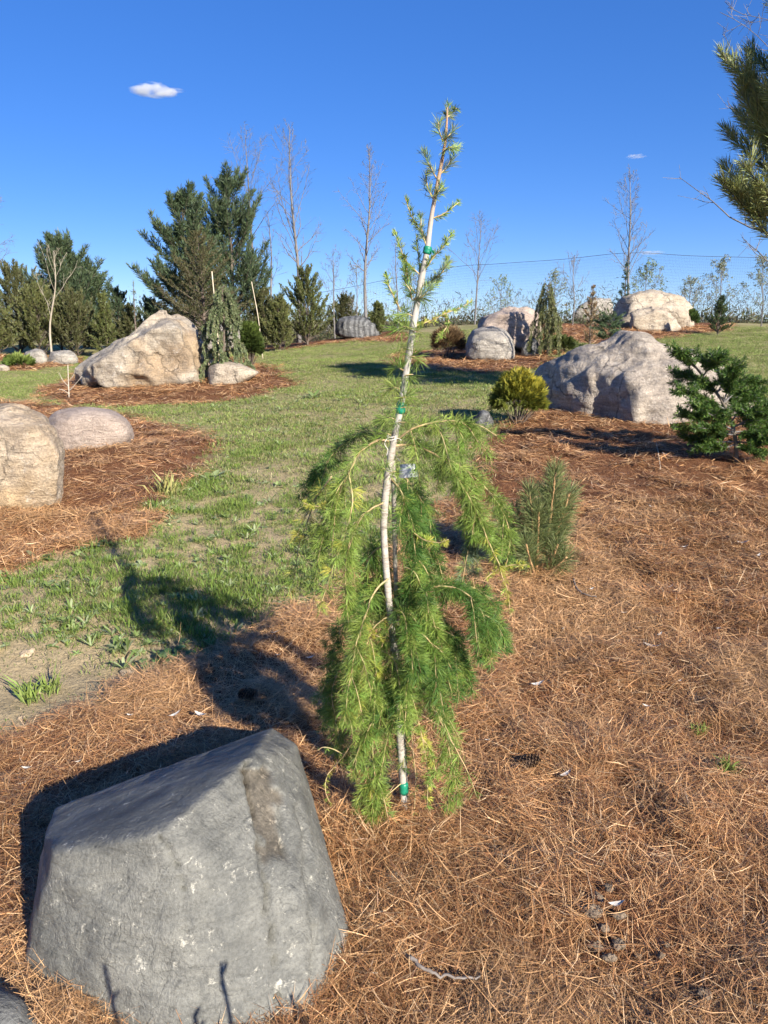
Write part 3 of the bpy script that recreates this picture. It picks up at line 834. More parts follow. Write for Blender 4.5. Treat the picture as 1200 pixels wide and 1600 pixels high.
# right of the stem
larch_branch([(615, 690), (640, 674, -.02), (668, 662, -.03), (705, 658, -.03), (745, 664, -.02), (778, 684, 0)], G_LITE, 4.2, laterals=7, alt=G_MID, p_alt=.4)
larch_branch([(614, 697), (650, 696, .02), (685, 715, .03), (712, 748, .03), (735, 785, .03), (755, 822, .03), (768, 858, .03)], G_MID, 4.2, laterals=10, dens=1.2)
larch_branch([(690, 712, .04), (730, 738, .07), (762, 766, .09), (788, 800, .1), (797, 842, .1), (790, 885, .1)], G_MID, 3, laterals=6, alt=G_LITE, p_alt=.35, dens=.9)
larch_branch([(757, 825, .03), (772, 865, .03), (785, 895, .03), (795, 925, .03), (798, 955, .03)], G_LITE, 2.6, dens=.8, alt=G_YEL, p_alt=.4, nl=.028)
larch_branch([(782, 888, .03), (800, 884, .02), (824, 882, .01)], G_YEL, 2, nl=.018, dens=1.4, droop=0)
larch_branch([(782, 886, .03), (770, 896, .02), (756, 908, .01)], G_YEL, 2, nl=.018, dens=1.2, droop=0)
larch_branch([(700, 735, .05), (728, 790, .10), (742, 840, .12), (738, 880, .12)], G_GLAU, 2.6, laterals=5, dens=.9)
larch_branch([(608, 745, .02), (630, 775, .02), (645, 830, .02), (650, 890, .01), (648, 950, 0)], G_DEEP, 3.2, laterals=12, dens=1.4)
larch_branch([(612, 730, .05), (640, 755, .1), (668, 800, .12), (672, 850, .12), (664, 905, .12)], G_DEEP, 3.2, laterals=10, dens=1.3)
larch_branch([(645, 830, 0), (665, 845, -.03), (686, 850, -.05), (702, 843, -.06)], G_LITE, 2.2, nl=.022, dens=1.2, alt=G_YEL, p_alt=.5, droop=0)
larch_branch([(606, 840, .04), (590, 850, .08), (590, 900, .1), (597, 960, .1)], G_DEEP, 2.8, laterals=8, dens=1.2)
larch_branch([(614, 965, 0), (645, 930, -.02), (685, 915, -.04), (725, 925, -.05), (752, 955, -.06), (765, 1000, -.06), (770, 1040, -.06)], G_DEEP, 3.6, laterals=10, dens=1.4, alt=G_MID, p_alt=.4, nl=.05)
larch_branch([(640, 935, .02), (680, 950, .03), (705, 990, .03), (718, 1040, .03), (716, 1085, .03)], G_DEEP, 3, laterals=8, dens=1.3, nl=.048)
larch_branch([(614, 958, -.03), (628, 955, -.07), (640, 985, -.1), (646, 1030, -.11), (640, 1075, -.11)], G_MID, 3, laterals=8, dens=1.4, nl=.05, alt=G_DEEP, p_alt=.4)
larch_branch([(618, 1000, -.02), (650, 985, -.05), (676, 1010, -.07), (682, 1060, -.08), (672, 1100, -.08)], G_MID, 3, laterals=8, dens=1.3, nl=.048, alt=G_DEEP, p_alt=.5)
larch_branch([(620, 1040, -.02), (612, 1065, -.06), (600, 1085, -.07), (585, 1098, -.07)], G_DEEP, 2.6, laterals=5, dens=1.2)
larch_branch([(680, 930, .06), (730, 915, .1), (765, 935, .12), (778, 975, .12), (782, 1015, .12)], G_DEEP, 2.8, laterals=6, dens=1.2, nl=.048)
larch_branch([(645, 1060, -.04), (672, 1100, -.05), (695, 1140, -.05), (718, 1180, -.05), (735, 1220, -.05), (744, 1245, -.05)], G_MID, 2.8, dens=.35, per=12, laterals=2)
larch_branch([(660, 1075, -.03), (682, 1110, -.04), (700, 1160, -.04), (708, 1210, -.04), (716, 1250, -.04)], G_MID, 2.4, laterals=4, dens=.9)
larch_branch([(640, 1085, -.04), (655, 1130, -.05), (664, 1180, -.05), (672, 1215, -.05), (678, 1235, -.05)], G_LITE, 2.2, laterals=4, dens=.8, alt=G_YEL, p_alt=.3, nl=.028)
larch_branch([(640, 1100, -.02), (646, 1160, -.03), (650, 1220, -.03), (645, 1290, -.03)], G_LITE, 2.0, dens=.35, per=10, nl=.025)
for k in range(11):                          # finer inner sprays filling the curtain round the lower stem
    x0 = rng.uniform(585, 650); y0 = rng.uniform(840, 1060); sx = rng.uniform(-50, 60); d0 = rng.uniform(-.09, .12)
    larch_branch([(x0, y0, d0 * .4), (x0 + sx * .5, y0 + 12, d0), (x0 + sx * .9, y0 + 60, d0), (x0 + sx, y0 + rng.uniform(95, 150), d0)], [G_MID, G_DEEP, G_LITE][k % 3], 2.2, laterals=4, dens=.9)
# the stem above the knot: short ascending shoots and single whorls
for pts, c, l in [([(698, 185), (699, 166)], G_GLAU, .030), ([(699, 184), (706, 176), (713, 170)], G_GLAU, .026), ([(693, 220), (688, 205), (687, 192)], G_GLAU, .034),
                  ([(693, 222), (702, 214), (710, 204)], G_GLAU, .034), ([(694, 238), (704, 232), (713, 234)], G_LITE, .030), ([(682, 278), (672, 262), (663, 240)], G_GLAU, .032),
                  ([(687, 274), (697, 262), (705, 247)], G_GLAU, .032), ([(677, 312), (669, 295), (665, 274)], G_GLAU, .034), ([(678, 310), (685, 300), (690, 292)], G_LITE, .032),
                  ([(675, 342), (695, 334), (715, 317)], G_LITE, .020), ([(666, 378), (652, 355), (640, 335), (632, 310)], G_LITE, .022), ([(664, 385), (659, 360), (655, 335)], G_GLAU, .026),
                  ([(655, 430), (636, 410), (624, 385), (616, 360)], G_LITE, .022), ([(655, 430), (653, 400), (650, 372)], G_LITE, .026), ([(660, 425), (678, 400), (692, 385), (706, 364)], G_LITE, .024),
                  ([(652, 455), (672, 440), (690, 425), (697, 405)], G_GLAU, .032), ([(650, 460), (640, 445), (634, 425), (630, 405)], G_GLAU, .034), ([(626, 488), (616, 465), (608, 445), (603, 427)], G_LITE, .022),
                  ([(648, 470), (662, 462), (680, 440)], G_GLAU, .034), ([(645, 470), (640, 455), (632, 440), (634, 420)], G_DEEP, .03),
                  ([(640, 512), (670, 503), (700, 490), (738, 472)], G_YEL, .018), ([(690, 494), (700, 505), (684, 530)], G_LITE, .018)]:
    larch_branch([(x, y, rng.uniform(-.03, .03) * (k > 0)) for k, (x, y) in enumerate(pts)], c, 2.6, nl=l, dens=1.3, alt=G_LITE if c == G_GLAU else G_MID, p_alt=.3, t0=.02, droop=0.05, per=17, tuft=.009, fwd=1.6)
for (x, y, dx) in [(648, 468, 30), (644, 495, -34), (641, 515, -40), (640, 520, 34), (636, 548, -32), (634, 560, 36), (630, 580, -26), (628, 590, 30), (625, 608, -34), (622, 622, 34),
                   (617, 655, -40), (615, 662, 40), (620, 640, 26), (612, 680, -26), (608, 735, -30), (606, 742, 24)]:
    larch_branch([(x, y), (x + dx * .25, y - 3, -.01), (x + dx * .55, y - 2 + rng.uniform(-5, 5), rng.uniform(-.04, .04))], G_MID, 2, nl=.05, dens=1.5, t0=0.1, per=20, tuft=.012, droop=0.1)

# ------------------------------------------------------------------ generic trees and shrubs
def limb_curve(p, d, l, up=0.3, wob=0.1, n=5):
    pts = [p]
    d = np.array(d, float)
    for k in range(n):
        d = d + np.array([0, 0, up / n]) + rng.normal(0, wob / math.sqrt(n), 3)
        d = d / np.linalg.norm(d)
        pts.append(pts[-1] + d * l / n)
    return np.array(pts)

def perp_dir(t, ang, az):
    a, b = frame(t[None])
    s = math.cos(az) * a[0] + math.sin(az) * b[0]
    return t * math.cos(ang) + s * math.sin(ang)

def bare_tree(name, basepx, topx, topy, label, spread=0.34, n1=22, n2=6, n3=4, first=0.3, mat=None, y=None, group='bare trees along the rise', lean=0.0,
              rb=None, seed=0, ang=45, cat='tree', tint=(1, 1, 1), buds=None):
    global rng
    keep = rng; rng = np.random.default_rng(1000 + seed)
    B = gp(*basepx) if y is None else pd(basepx[0], basepx[1], y)
    if y is not None: B[2] = gz(B[0], B[1]) - 0.05
    T = pd(topx, topy, B[1])
    H = T[2] - B[2]
    t = thing(name, B, label, cat, group)
    mb = MB(); lb = MB()
    bend = rng.normal(0, (0.012 if not lean else lean) * H, 3) * np.array([1, 1, 0])
    trunk = spline([B, B + (T - B) * .35 + bend, B + (T - B) * .7 - bend * .6, T], 8)
    r0 = rb or 0.0105 * H
    tube(mb, trunk, np.linspace(r0, 0.008, len(trunk)), 8, tint, 0.06)
    for k in range(n1):
        f = first + (0.97 - first) * (k + rng.uniform(0, 1)) / n1
        i = f * (len(trunk) - 1); p = trunk[int(i)] + (trunk[min(int(i) + 1, len(trunk) - 1)] - trunk[int(i)]) * (i % 1)
        td = norm((trunk[-1] - trunk[0])[None])[0]
        l = H * spread * 1.35 * (1.02 - f) ** 0.62 * rng.uniform(0.6, 1.1) * (0.75 if f < first + 0.08 else 1)
        d = perp_dir(td, math.radians(ang + rng.uniform(-12, 14) - 15 * f), k * 2.4 + rng.uniform(-.5, .5))
        X = limb_curve(p, d, l, 0.45, 0.28, 6)
        r1 = max(0.004, r0 * (1 - f) * 0.42)
        tube(lb, X, np.linspace(r1, 0.0035, len(X)), 4, tint, 0)
        for j in range(n2):
            g = 0.2 + 0.78 * (j + rng.uniform(0, 1)) / n2
            ii = g * (len(X) - 1); q = X[int(ii)] + (X[min(int(ii) + 1, len(X) - 1)] - X[int(ii)]) * (ii % 1)
            td2 = norm((X[min(int(ii) + 1, len(X) - 1)] - X[max(int(ii) - 1, 0)])[None])[0]
            Y = limb_curve(q, perp_dir(td2, math.radians(rng.uniform(28, 60)), rng.uniform(0, 6.3)), l * (1.05 - g) * rng.uniform(.35, .65), 0.35, 0.3, 4)
            tube(lb, Y[::2], np.linspace(max(0.0035, r1 * .45), 0.0028, 3), 3, tint, 0, False)
            for m_ in range(n3):
                h = 0.3 + 0.7 * (m_ + rng.uniform(0, 1)) / n3
                q2 = Y[min(int(h * 4), 4)]
                Z = limb_curve(q2, perp_dir(norm((Y[-1] - Y[0])[None])[0], math.radians(rng.uniform(25, 55)), rng.uniform(0, 6.3)), l * 0.16 * rng.uniform(.5, 1.2), 0.2, 0.3, 2)
                tube(lb, Z[::2], np.linspace(0.003, 0.0022, 2), 3, tint, 0, False)
                if buds:
                    n = buds[1]
                    blades(lb if False else buds_mb(t), Z[-1] + rng.normal(0, .03, (n, 3)), rng.normal(0, 1, (n, 3)), np.full(n, buds[2]), buds[2] * .6, tints(n, buds[0], .3))
    under(mb, 'trunk', mat or B_TWIG, t, True)
    under(lb, 'branches', mat or B_TWIG, t)
    if buds and t.name in _buds:
        tag(under(_buds[t.name], 'crown', M_LEAF, t), kind='stuff')
    rng = keep
    return t
_buds = {}
def buds_mb(t):
    return _buds.setdefault(t.name, MB())

def conifer(name, base, H, R, label, col, cat='tree', group=None, whorls=14, per=6, lat=5, needle=(0.10, 0.010), dens=220, ang=62, up=0.35, bare=0.06,
            alt=None, p_alt=.2, shape=0.75, seed=0, bark=None, tip_up=0.6, lean=(0, 0), lat_len=0.42, shadei=True, nang=(25, 60), ragged=0.25, leader=None):
    """evergreen: trunk, whorls of limbs with side shoots, every shoot a brush of needles"""
    global rng
    keep = rng; rng = np.random.default_rng(2000 + seed)
    t = thing(name, base, label, cat, group)
    tb, cb = MB(), MB()
    B = np.array(base, float); T = B + np.array([lean[0], lean[1], H])
    trunk = spline([B - [0, 0, .05], B + (T - B) * .5 + np.append(rng.normal(0, .015 * H, 2), 0), T], 8)
    tube(tb, trunk, np.linspace(0.017 * H + .004, 0.004, len(trunk)), 7, (1, 1, 1), 0.05)
    ld = leader or 0.12
    brush(cb, trunk[-max(2, int(ld * 17)):], dens * 1.5, needle[0], needle[1], col, nang, 0, 1, .25, 0, .1, alt, p_alt)
    for w in range(whorls):
        f = bare + (0.96 - bare) * (w + rng.uniform(0, .6)) / whorls
        p0 = B + (T - B) * f
        for k in range(per):
            l = R * (1.02 - f) ** shape * rng.uniform(1 - ragged * 1.6, 1 + ragged)
            if f < bare + 0.1: l *= 0.85
            az = k * 6.283 / per + w * 1.1 + rng.uniform(-.45, .45)
            el = math.radians(90 - ang + 26 * f + rng.uniform(-9, 9))
            d = np.array([math.cos(az) * math.cos(el), math.sin(az) * math.cos(el), math.sin(el)])
            X = limb_curve(p0 + np.array([0, 0, rng.uniform(-.03, .03) * H]), d, l, up, 0.15, 6)
            tube(tb, X[::2], np.linspace(max(.004, .006 * H * (1.1 - f)), .003, 4), 4, (1, 1, 1), 0, False)
            brush(cb, X, dens, needle[0], needle[1], col, nang, .3, 1, .25, 0, .12, alt, p_alt)
            for j in range(lat):
                g = 0.25 + 0.7 * (j + rng.uniform(0, 1)) / lat
                ii = g * 6; q = X[int(ii)] + (X[min(int(ii) + 1, 6)] - X[int(ii)]) * (ii % 1)
                td = norm((X[min(int(ii) + 1, 6)] - X[int(min(ii, 5))])[None])[0]
                s = 1 if j % 2 else -1
                hd = np.array([-td[1], td[0], 0]) * s
                dd = td * .75 + hd * .75 + np.array([0, 0, rng.uniform(-.15, .35)])
                ll = max(.06 * R, l * lat_len * (1.1 - g) * rng.uniform(.7, 1.2))
                Z = limb_curve(q, dd / np.linalg.norm(dd), ll, tip_up, 0.15, 4)
                tube(tb, Z[::4], np.linspace(.004, .002, 2), 3, (1, 1, 1), 0, False)
                brush(cb, Z, dens, needle[0], needle[1], col, nang, .05, 1, .25, 0, .12, alt, p_alt)
    under(tb, 'trunk', bark or B_DARK, t)
    tag(under(cb, 'crown', M_NEEDLE, t), kind='stuff')
    rng = keep
    return t

def at_y(px, y):                              # a ground point in the column of a photo pixel, y metres away
    x = (px - 600) / FPX * (y * _cp + 0.6 * _sp)
    return np.array([x, y, gz(x, y)])

def conifer_px(name, px, topy, y, width_px, label, col, **kw):
    b = at_y(px, y)
    top = pd(px, topy, y)
    return conifer(name, b, top[2] - b[2], width_px * 0.5 * mpp(b), label, col, **kw)

PINE, PINE2, SPR, JUN, OLIVE = (0.068, 0.098, 0.050), (0.105, 0.14, 0.065), (0.10, 0.105, 0.042), (0.115, 0.13, 0.042), (0.13, 0.14, 0.048)
g_ever = 'evergreens at the back of the garden'
P_KW = dict(whorls=13, per=7, lat=7, needle=(0.22, 0.024), dens=85, ang=70, up=0.75, tip_up=1.0, ragged=.35, alt=PINE2, p_alt=.3, nang=(18, 50), group=g_ever, shape=.5, lat_len=.5)
conifer_px('pine_tree', 298, 306, 25.0, 195, 'broad blue-green pine behind the peaked boulder, left of the taller pine', PINE, seed=1, **P_KW)
conifer_px('pine_tree', 368, 276, 27.0, 205, 'tallest blue-green pine, its top crossing a bare tree', PINE, seed=2, **P_KW)
conifer_px('pine_tree', 108, 385, 27.0, 175, 'blue-green pine behind the white-stemmed bare tree on the left', PINE, seed=3, **P_KW)
conifer_px('pine_tree', 142, 418, 29.5, 130, 'pine at the right side of the evergreen thicket on the left', PINE, seed=4, **P_KW)
S_KW = dict(whorls=16, per=7, lat=6, needle=(0.075, 0.014), dens=130, ang=72, up=0.25, tip_up=.3, nang=(25, 70), group=g_ever, shape=.85)
conifer_px('spruce_tree', 318, 362, 22.5, 215, 'olive-brown spruce with a bare tip in front of the pines', SPR, seed=5, alt=(0.13, 0.11, 0.05), p_alt=.35, **S_KW)
J_KW = dict(whorls=12, per=7, lat=6, needle=(0.10, 0.024), dens=95, ang=56, ragged=.35, up=0.5, tip_up=.8, nang=(15, 50), shape=.6, bare=0.0)
for i, (px, ty, y, w, lab, c) in enumerate([
        (480, 428, 25.5, 84, 'yellow-green juniper at the foot of the tallest bare tree', JUN),
        (437, 470, 24.5, 60, 'low olive juniper right of the leaning stake', OLIVE),
        (540, 470, 34, 60, 'dull low juniper behind the white-topped post', SPR),
        (166, 462, 23.5, 42, 'narrow conical yellow-green juniper left of the peaked boulder', JUN),
        (30, 425, 26, 110, 'dark cedar at the left edge behind the low grey boulders', SPR),
        (62, 455, 24.5, 90, 'olive cedar just left of the white-stemmed bare tree', OLIVE),
        (120, 468, 24.5, 90, 'olive cedar right behind the white-stemmed bare tree', SPR),
        (-5, 455, 24, 70, 'olive cedar cut off by the left edge of the picture', OLIVE),
        (188, 455, 27.5, 60, 'thin blue-grey cedar between the conical juniper and the pale seedling', PINE),
        (240, 470, 27, 60, 'small dark cedar just left of the broad pine', PINE),
        (205, 478, 26, 46, 'low olive cedar behind the pale seedling conifer', SPR),
        (95, 440, 28, 80, 'dark cedar filling the thicket left of the conical juniper', PINE),
        (415, 455, 26.5, 60, 'olive cedar under the right side of the tallest pine', SPR),
        (590, 476, 27.0, 32, 'small juniper at the foot of the middle bare tree', JUN)]):
    conifer_px('juniper', px, ty, y, w * 1.55, lab, c, seed=20 + i, group='junipers and cedars at the back', **J_KW)
conifer_px('seedling_conifer', 216, 440, 20.5, 36, 'thin pale-tipped seedling conifer above the slope of the peaked boulder', (.15, .17, .09), seed=33, whorls=9, per=4, lat=2, needle=(.06, .012),
           dens=120, ang=95, up=-.5, tip_up=-.4, shape=1.6)

# big pine cut off by the right edge
PR_KW = dict(P_KW); PR_KW.update(ragged=.2, needle=(0.17, 0.0072), dens=380, whorls=11, per=7, lat=6, up=.35, ang=70, shape=.45, group=None, alt=(0.24, 0.26, 0.08), p_alt=.4)
pb = np.array([4.47, 8.5, gz(4.47, 8.5)])
conifer('long_needled_pine', pb, 4.5, 1.75, 'long-needled pine reaching in from the right edge', (0.28, 0.31, 0.13), seed=40, bare=.40, **PR_KW)

# bare trees
bare_tree('bare_tree', (467, 500), 452, 198, 'tallest bare tree, straight trunk rising behind the yellow-green juniper', seed=1, y=29, n1=30)
bare_tree('bare_tree', (402, 500), 383, 212, 'forked bare tree seen over the top of the tallest pine', seed=2, y=31, n1=22, spread=.42, first=.45)
bare_tree('bare_tree', (572, 492), 577, 228, 'slim bare tree in the middle behind the white-banded boulder', seed=3, y=29, n1=30, spread=.28)
bare_tree('bare_tree', (742, 486), 752, 345, 'small bare tree right of the larch stem, behind the net', seed=4, y=36, n1=18, spread=.55, first=.35)
bare_tree('bare_tree', (985, 490), 984, 264, 'lone bare tree with oval crown behind the large buff boulder', seed=5, y=25.5, n1=30, spread=.30, first=.28)
bare_tree('bare_tree', (896, 480), 898, 400, 'low bare sapling between the weeping conifer and the brown conifer', seed=6, y=25, n1=12, spread=.5, first=.3, n2=5)
bare_tree('bare_tree', (430, 500), 418, 330, 'thin bare sapling just left of the tallest bare tree', seed=7, y=30, n1=12, spread=.3)
bare_tree('bare_tree', (523, 500), 520, 392, 'short bare sapling between the tallest and the middle bare tree', seed=8, y=33, n1=14, spread=.45)
bare_tree('bare_tree', (622, 490), 618, 380, 'thin bare sapling half hidden by the larch shoots', seed=9, y=33, n1=12, spread=.4)
bare_tree('bare_tree', (-40, 560), -20, 310, 'bare tree reaching in from the left edge', seed=10, y=23, n1=22, spread=.5, first=.3)
bare_tree('white_stemmed_tree', (80, 548), 84, 392, 'crooked pale-stemmed bare tree behind the low grey boulders', seed=11, y=21, n1=9, n2=3, n3=2, spread=.5, first=.35, mat=B_PALE, group=None, lean=.06, tint=(.8, .78, .74), rb=.035)
bare_tree('bare_oak', (1265, 560), 1230, -60, 'bare tree with crooked twigs behind the long-needled pine', seed=12, y=11, n1=20, n2=5, n3=3, spread=.42, first=.25, ang=70, group=None)

# leafing shrubs on the skyline
for i, (px, py, tx, ty, y, lab, c, sp, nb) in enumerate([
        (780, 484, 785, 440, 32, 'leafing shrub behind the ridged boulder, beside the small bare tree', (.20, .25, .09), .6, 3),
        (1008, 482, 1012, 418, 27.5, 'leafing shrub just right of the lone bare tree', (.22, .27, .12), .6, 5),
        (1125, 500, 1128, 410, 26, 'grey-green leafing shrub above the small spruce on the right', (.24, .26, .16), .5, 5),
        (1190, 505, 1193, 405, 25.5, 'grey-green leafing shrub at the right edge', (.24, .26, .16), .5, 5),
        (1075, 500, 1080, 440, 29, 'low leafing shrub right of the large buff boulder', (.24, .26, .16), .6, 4),
        (560, 500, 556, 415, 33, 'thin budding shrub behind the white-banded boulder', (.25, .25, .14), .5, 2),
        (640, 495, 650, 430, 34, 'budding shrub behind the larch stem', (.25, .25, .14), .5, 2),
        (865, 486, 868, 432, 27, 'pale hanging-twigged shrub right of the weeping conifer', (.24, .27, .14), .6, 3)]):
    bare_tree('leafing_shrub', (px, py), tx, ty, lab, seed=60 + i, y=y, n1=16, n2=5, n3=3, spread=sp, first=.08, group='leafing shrubs on the skyline', cat='shrub', buds=(c, nb, .055))

# the dark hedgerow far behind: one mass
def hedgerow():
    mb = MB()
    n = 50000
    x = rng.uniform(-34, 40, n); y = rng.uniform(38, 50, n)
    h = 1.35 + .9 * noise2(x, y, .22, 77) + .5 * noise2(x, y, 1.0, 78)
    h = np.clip(h, .25, 3.5) * np.where(x < -3, 1.5, 1.0)
    z = ground_z(x, y) + h * rng.random(n) ** 1.2
    blades(mb, np.stack([x, y, z], 1), rng.normal(0, 1, (n, 3)) + [0, 0, .9], rng.uniform(.12, .45, n), rng.uniform(.012, .04, n), tints(n, (.125, .11, .07), .35, (.085, .10, .045), .4), 0, .3)
    n = 22000
    x = rng.uniform(-34, 40, n); y = rng.uniform(37, 46, n)
    z = ground_z(x, y) + np.clip(.75 + .45 * noise2(x, y, .35, 79), .1, 2) * rng.random(n)
    blades(mb, np.stack([x, y, z], 1), rng.normal(0, 1, (n, 3)) + [0, 0, .6], rng.uniform(.15, .35, n), rng.uniform(.05, .11, n), tints(n, (.115, .10, .055), .35, (.09, .105, .04), .4), 0, .3)
    tag(mb.build('hedgerow', M_LEAF), 'far brown-green hedgerow along the skyline', 'hedgerow', kind='stuff')
hedgerow()

# ------------------------------------------------------------------ garden plants
def fan_bush(name, cpx, base_py, w_px, h_px, label, c1, c2, n=420, fan=9, L=.09, W=.016, y=None, cat='bush', squash=.9, seed=0, group=None, tipc=None, mat=None):
    """dense bush of upright flat sprays"""
    global rng
    keep = rng; rng = np.random.default_rng(3000 + seed)
    B = gp(cpx, base_py) if y is None else at_y(cpx, y)
    s = mpp(B); R = w_px * .5 * s; H = h_px * s
    t = thing(name, B, label, cat, group)
    tb, cb = MB(), MB()
    u = norm(rng.normal(0, 1, (n, 3))); u[:, 2] = np.abs(u[:, 2]) * 1.1 - .25
    u = norm(u)
    rad = rng.uniform(.5, 1.0, n) ** .5 * (1 + .12 * fbm(u * 2.5, 2, seed))
    ctr = B + np.array([0, 0, H * .42])
    P = ctr + u * np.array([R, R * squash, H * .55]) * rad[:, None] * .86
    P[:, 2] = np.maximum(P[:, 2], B[2] + .02)
    D = norm(u + np.array([0, 0, .55]) + .3 * rng.normal(0, 1, (n, 3)))
    for k in range(24):
        e = P[rng.integers(n)]
        tube(tb, spline([B - [0, 0, .03], (B * .55 + e * .45) + [0, 0, -.05 * H], e], 4), np.linspace(.012, .004, 9) * min(1, H), 4, (1, 1, 1), 0, False)
    side = norm(np.cross(D, rng.normal(0, 1, (n, 3))))
    k = fan
    a = np.tile(np.linspace(-1, 1, k), n)[:, None]
    DD = np.repeat(D, k, 0) + np.repeat(side, k, 0) * a * .85
    PP = np.repeat(P, k, 0) + np.repeat(D, k, 0) * (1 - np.abs(a)) * L * .35
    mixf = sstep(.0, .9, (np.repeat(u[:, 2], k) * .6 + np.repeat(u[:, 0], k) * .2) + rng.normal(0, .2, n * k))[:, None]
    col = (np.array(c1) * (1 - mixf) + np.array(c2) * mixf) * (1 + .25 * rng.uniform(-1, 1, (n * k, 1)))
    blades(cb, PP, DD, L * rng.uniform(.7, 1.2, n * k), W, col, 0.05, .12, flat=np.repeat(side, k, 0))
    under(tb, 'stems', B_DARK, t)
    tag(under(cb, 'crown', mat or M_LEAF, t), kind='stuff')
    rng = keep
    return t
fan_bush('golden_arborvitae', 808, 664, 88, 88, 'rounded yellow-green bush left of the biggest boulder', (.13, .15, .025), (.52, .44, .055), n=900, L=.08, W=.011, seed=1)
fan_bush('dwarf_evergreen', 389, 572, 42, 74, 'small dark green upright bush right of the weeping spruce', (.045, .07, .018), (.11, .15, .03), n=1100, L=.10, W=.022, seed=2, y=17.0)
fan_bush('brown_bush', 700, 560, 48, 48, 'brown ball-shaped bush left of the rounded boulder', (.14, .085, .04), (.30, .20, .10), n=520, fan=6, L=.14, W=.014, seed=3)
fan_bush('dwarf_bush', 1077, 512, 24, 28, 'small dark green bush at the right end of the large buff boulder', (.04, .075, .02), (.11, .16, .04), n=200, L=.11, W=.03, seed=4)
fan_bush('low_evergreen', 557, 527, 32, 12, 'low dark plant in front of the white-banded boulder', (.05, .07, .02), (.10, .12, .04), n=150, L=.12, W=.03, seed=5)
fan_bush('low_evergreen', 875, 550, 46, 22, 'low dark green plant right of the weeping conifer', (.05, .07, .02), (.13, .15, .04), n=200, L=.12, W=.025, seed=6)
fan_bush('low_evergreen', 878, 503, 30, 18, 'low dark shrub left of the half-hidden grey boulder', (.04, .06, .02), (.08, .11, .03), n=120, L=.14, W=.03, seed=7)
fan_bush('green_sprouts', 30, 574, 40, 15, 'fresh green sprouting plant beside the low grey boulders', (.10, .15, .03), (.25, .30, .08), n=130, L=.16, W=.03, seed=8)
conifer_px('small_spruce', 1120, 462, 21.5, 50, 'small dark spruce on the grass right of the large buff boulder', (.05, .085, .035), seed=50, whorls=8, per=7, lat=5, needle=(.07, .016), dens=150, ang=60, alt=(.14, .17, .05), p_alt=.2)
conifer_px('slim_spruce', 970, 408, 25.0, 62, 'slim blue spruce with a pointed tip left of the lone bare tree', (.075, .125, .085), seed=51, whorls=10, per=5, lat=4, needle=(.08, .016), dens=110, ang=80, shape=1.5)
conifer_px('spreading_spruce', 950, 492, 17.5, 66, 'low spreading blue-green spruce in front of the large buff boulder', (.10, .15, .07), seed=52, whorls=5, per=9, lat=5, needle=(.06, .012), dens=200, ang=72, up=-.25, tip_up=-.3, shape=.35, bare=.25, cat='shrub')
conifer_px('brown_conifer', 921, 446, 18.5, 46, 'withered brown conifer in front of the half-hidden grey boulder', (.30, .20, .11), seed=53, whorls=11, per=5, lat=4, needle=(.06, .012), dens=150, ang=60, alt=(.20, .20, .07), p_alt=.2, cat='tree')

def weeper(name, px, base_py, top_py, label, col, strands, width_px, drop, needle, dens, seed, stake=None, alt=None, bark=None, lean=0.0):
    """weeping conifer: a stem hung with hanging sprays"""
    global rng
    keep = rng; rng = np.random.default_rng(4000 + seed)
    B = gp(px, base_py); s = mpp(B)
    T = pd(px + lean, top_py, B[1]); H = T[2] - B[2]
    t = thing(name, B, label, 'tree')
    tb, cb = MB(), MB()
    trunk = spline([B - [0, 0, .05], B * .5 + T * .5 + [.02 * H, 0, 0], T], 6)
    tube(tb, trunk, np.linspace(.025 * H, .006, len(trunk)), 6)
    for k in range(strands):
        f = 1 - .85 * (k / strands) ** 1.2
        p = B + (T - B) * f
        az = k * 2.4 + rng.uniform(-.3, .3)
        out = width_px * s * .5 * rng.uniform(.45, 1.05) * min(1.0, .45 + 1.2 * (1 - f))
        d = np.array([math.cos(az), math.sin(az), 0])
        hang = min(f * H * .92, drop * H * rng.uniform(.6, 1.2))
        X = spline([p, p + d * out * .5 + [0, 0, .04 * H], p + d * out * .9 - [0, 0, .15 * hang], p + d * out - [0, 0, hang * .6], p + d * out * .95 - [0, 0, hang]], 5)
        tube(tb, X, np.linspace(.01, .003, len(X)) * H * .6, 4, (1, 1, 1), 0, False)
        brush(cb, X, dens, needle[0], needle[1], col, (25, 65), .08, 1, .3, .35, .15, alt, .3)
        for j in range(4):
            q = X[rng.integers(4, len(X))]
            e = q + d * out * .25 * rng.uniform(-.3, 1) + rng.normal(0, .1 * out, 3) - [0, 0, hang * .25]
            brush(cb, spline([q, (q + e) / 2 + d * .03, e], 4), dens, needle[0], needle[1], col, (25, 65), 0, 1, .3, .35, .15, alt, .3)
    under(tb, 'trunk', bark or B_DARK, t)
    tag(under(cb, 'crown', M_NEEDLE, t), kind='stuff')
    rng = keep
    return t, B
_, wb = weeper('weeping_spruce', 347, 596, 452, 'small weeping spruce with hanging grey-green branches before the peaked boulder', (.15, .185, .085), 36, 76, .27, (.06, .012), 460, 1, alt=(.23, .25, .12))
weeper('weeping_conifer', 856, 556, 446, 'narrow drooping conifer column between the ridged and the biggest boulder', (.14, .155, .06), 26, 50, .5, (.06, .010), 340, 2, alt=(.22, .22, .09))
def cane(name, pts, label, r=.012):
    P = spline(pts, 6)
    mb = MB(); tube(mb, P, np.linspace(r, r * .8, len(P)) * (1 + .15 * (np.arange(len(P)) % 4 == 0)), 7)
    tag(mb.build(name, B_BAMBOO, smooth=True, origin=P[0]), label, 'stake')
cane('bamboo_stake', [pd(345, 596, wb[1] + .06), pd(339, 510, wb[1] + .06), pd(331, 424, wb[1] + .05)], 'upright cane tied to the small weeping spruce')
sb = gp(411, 562)
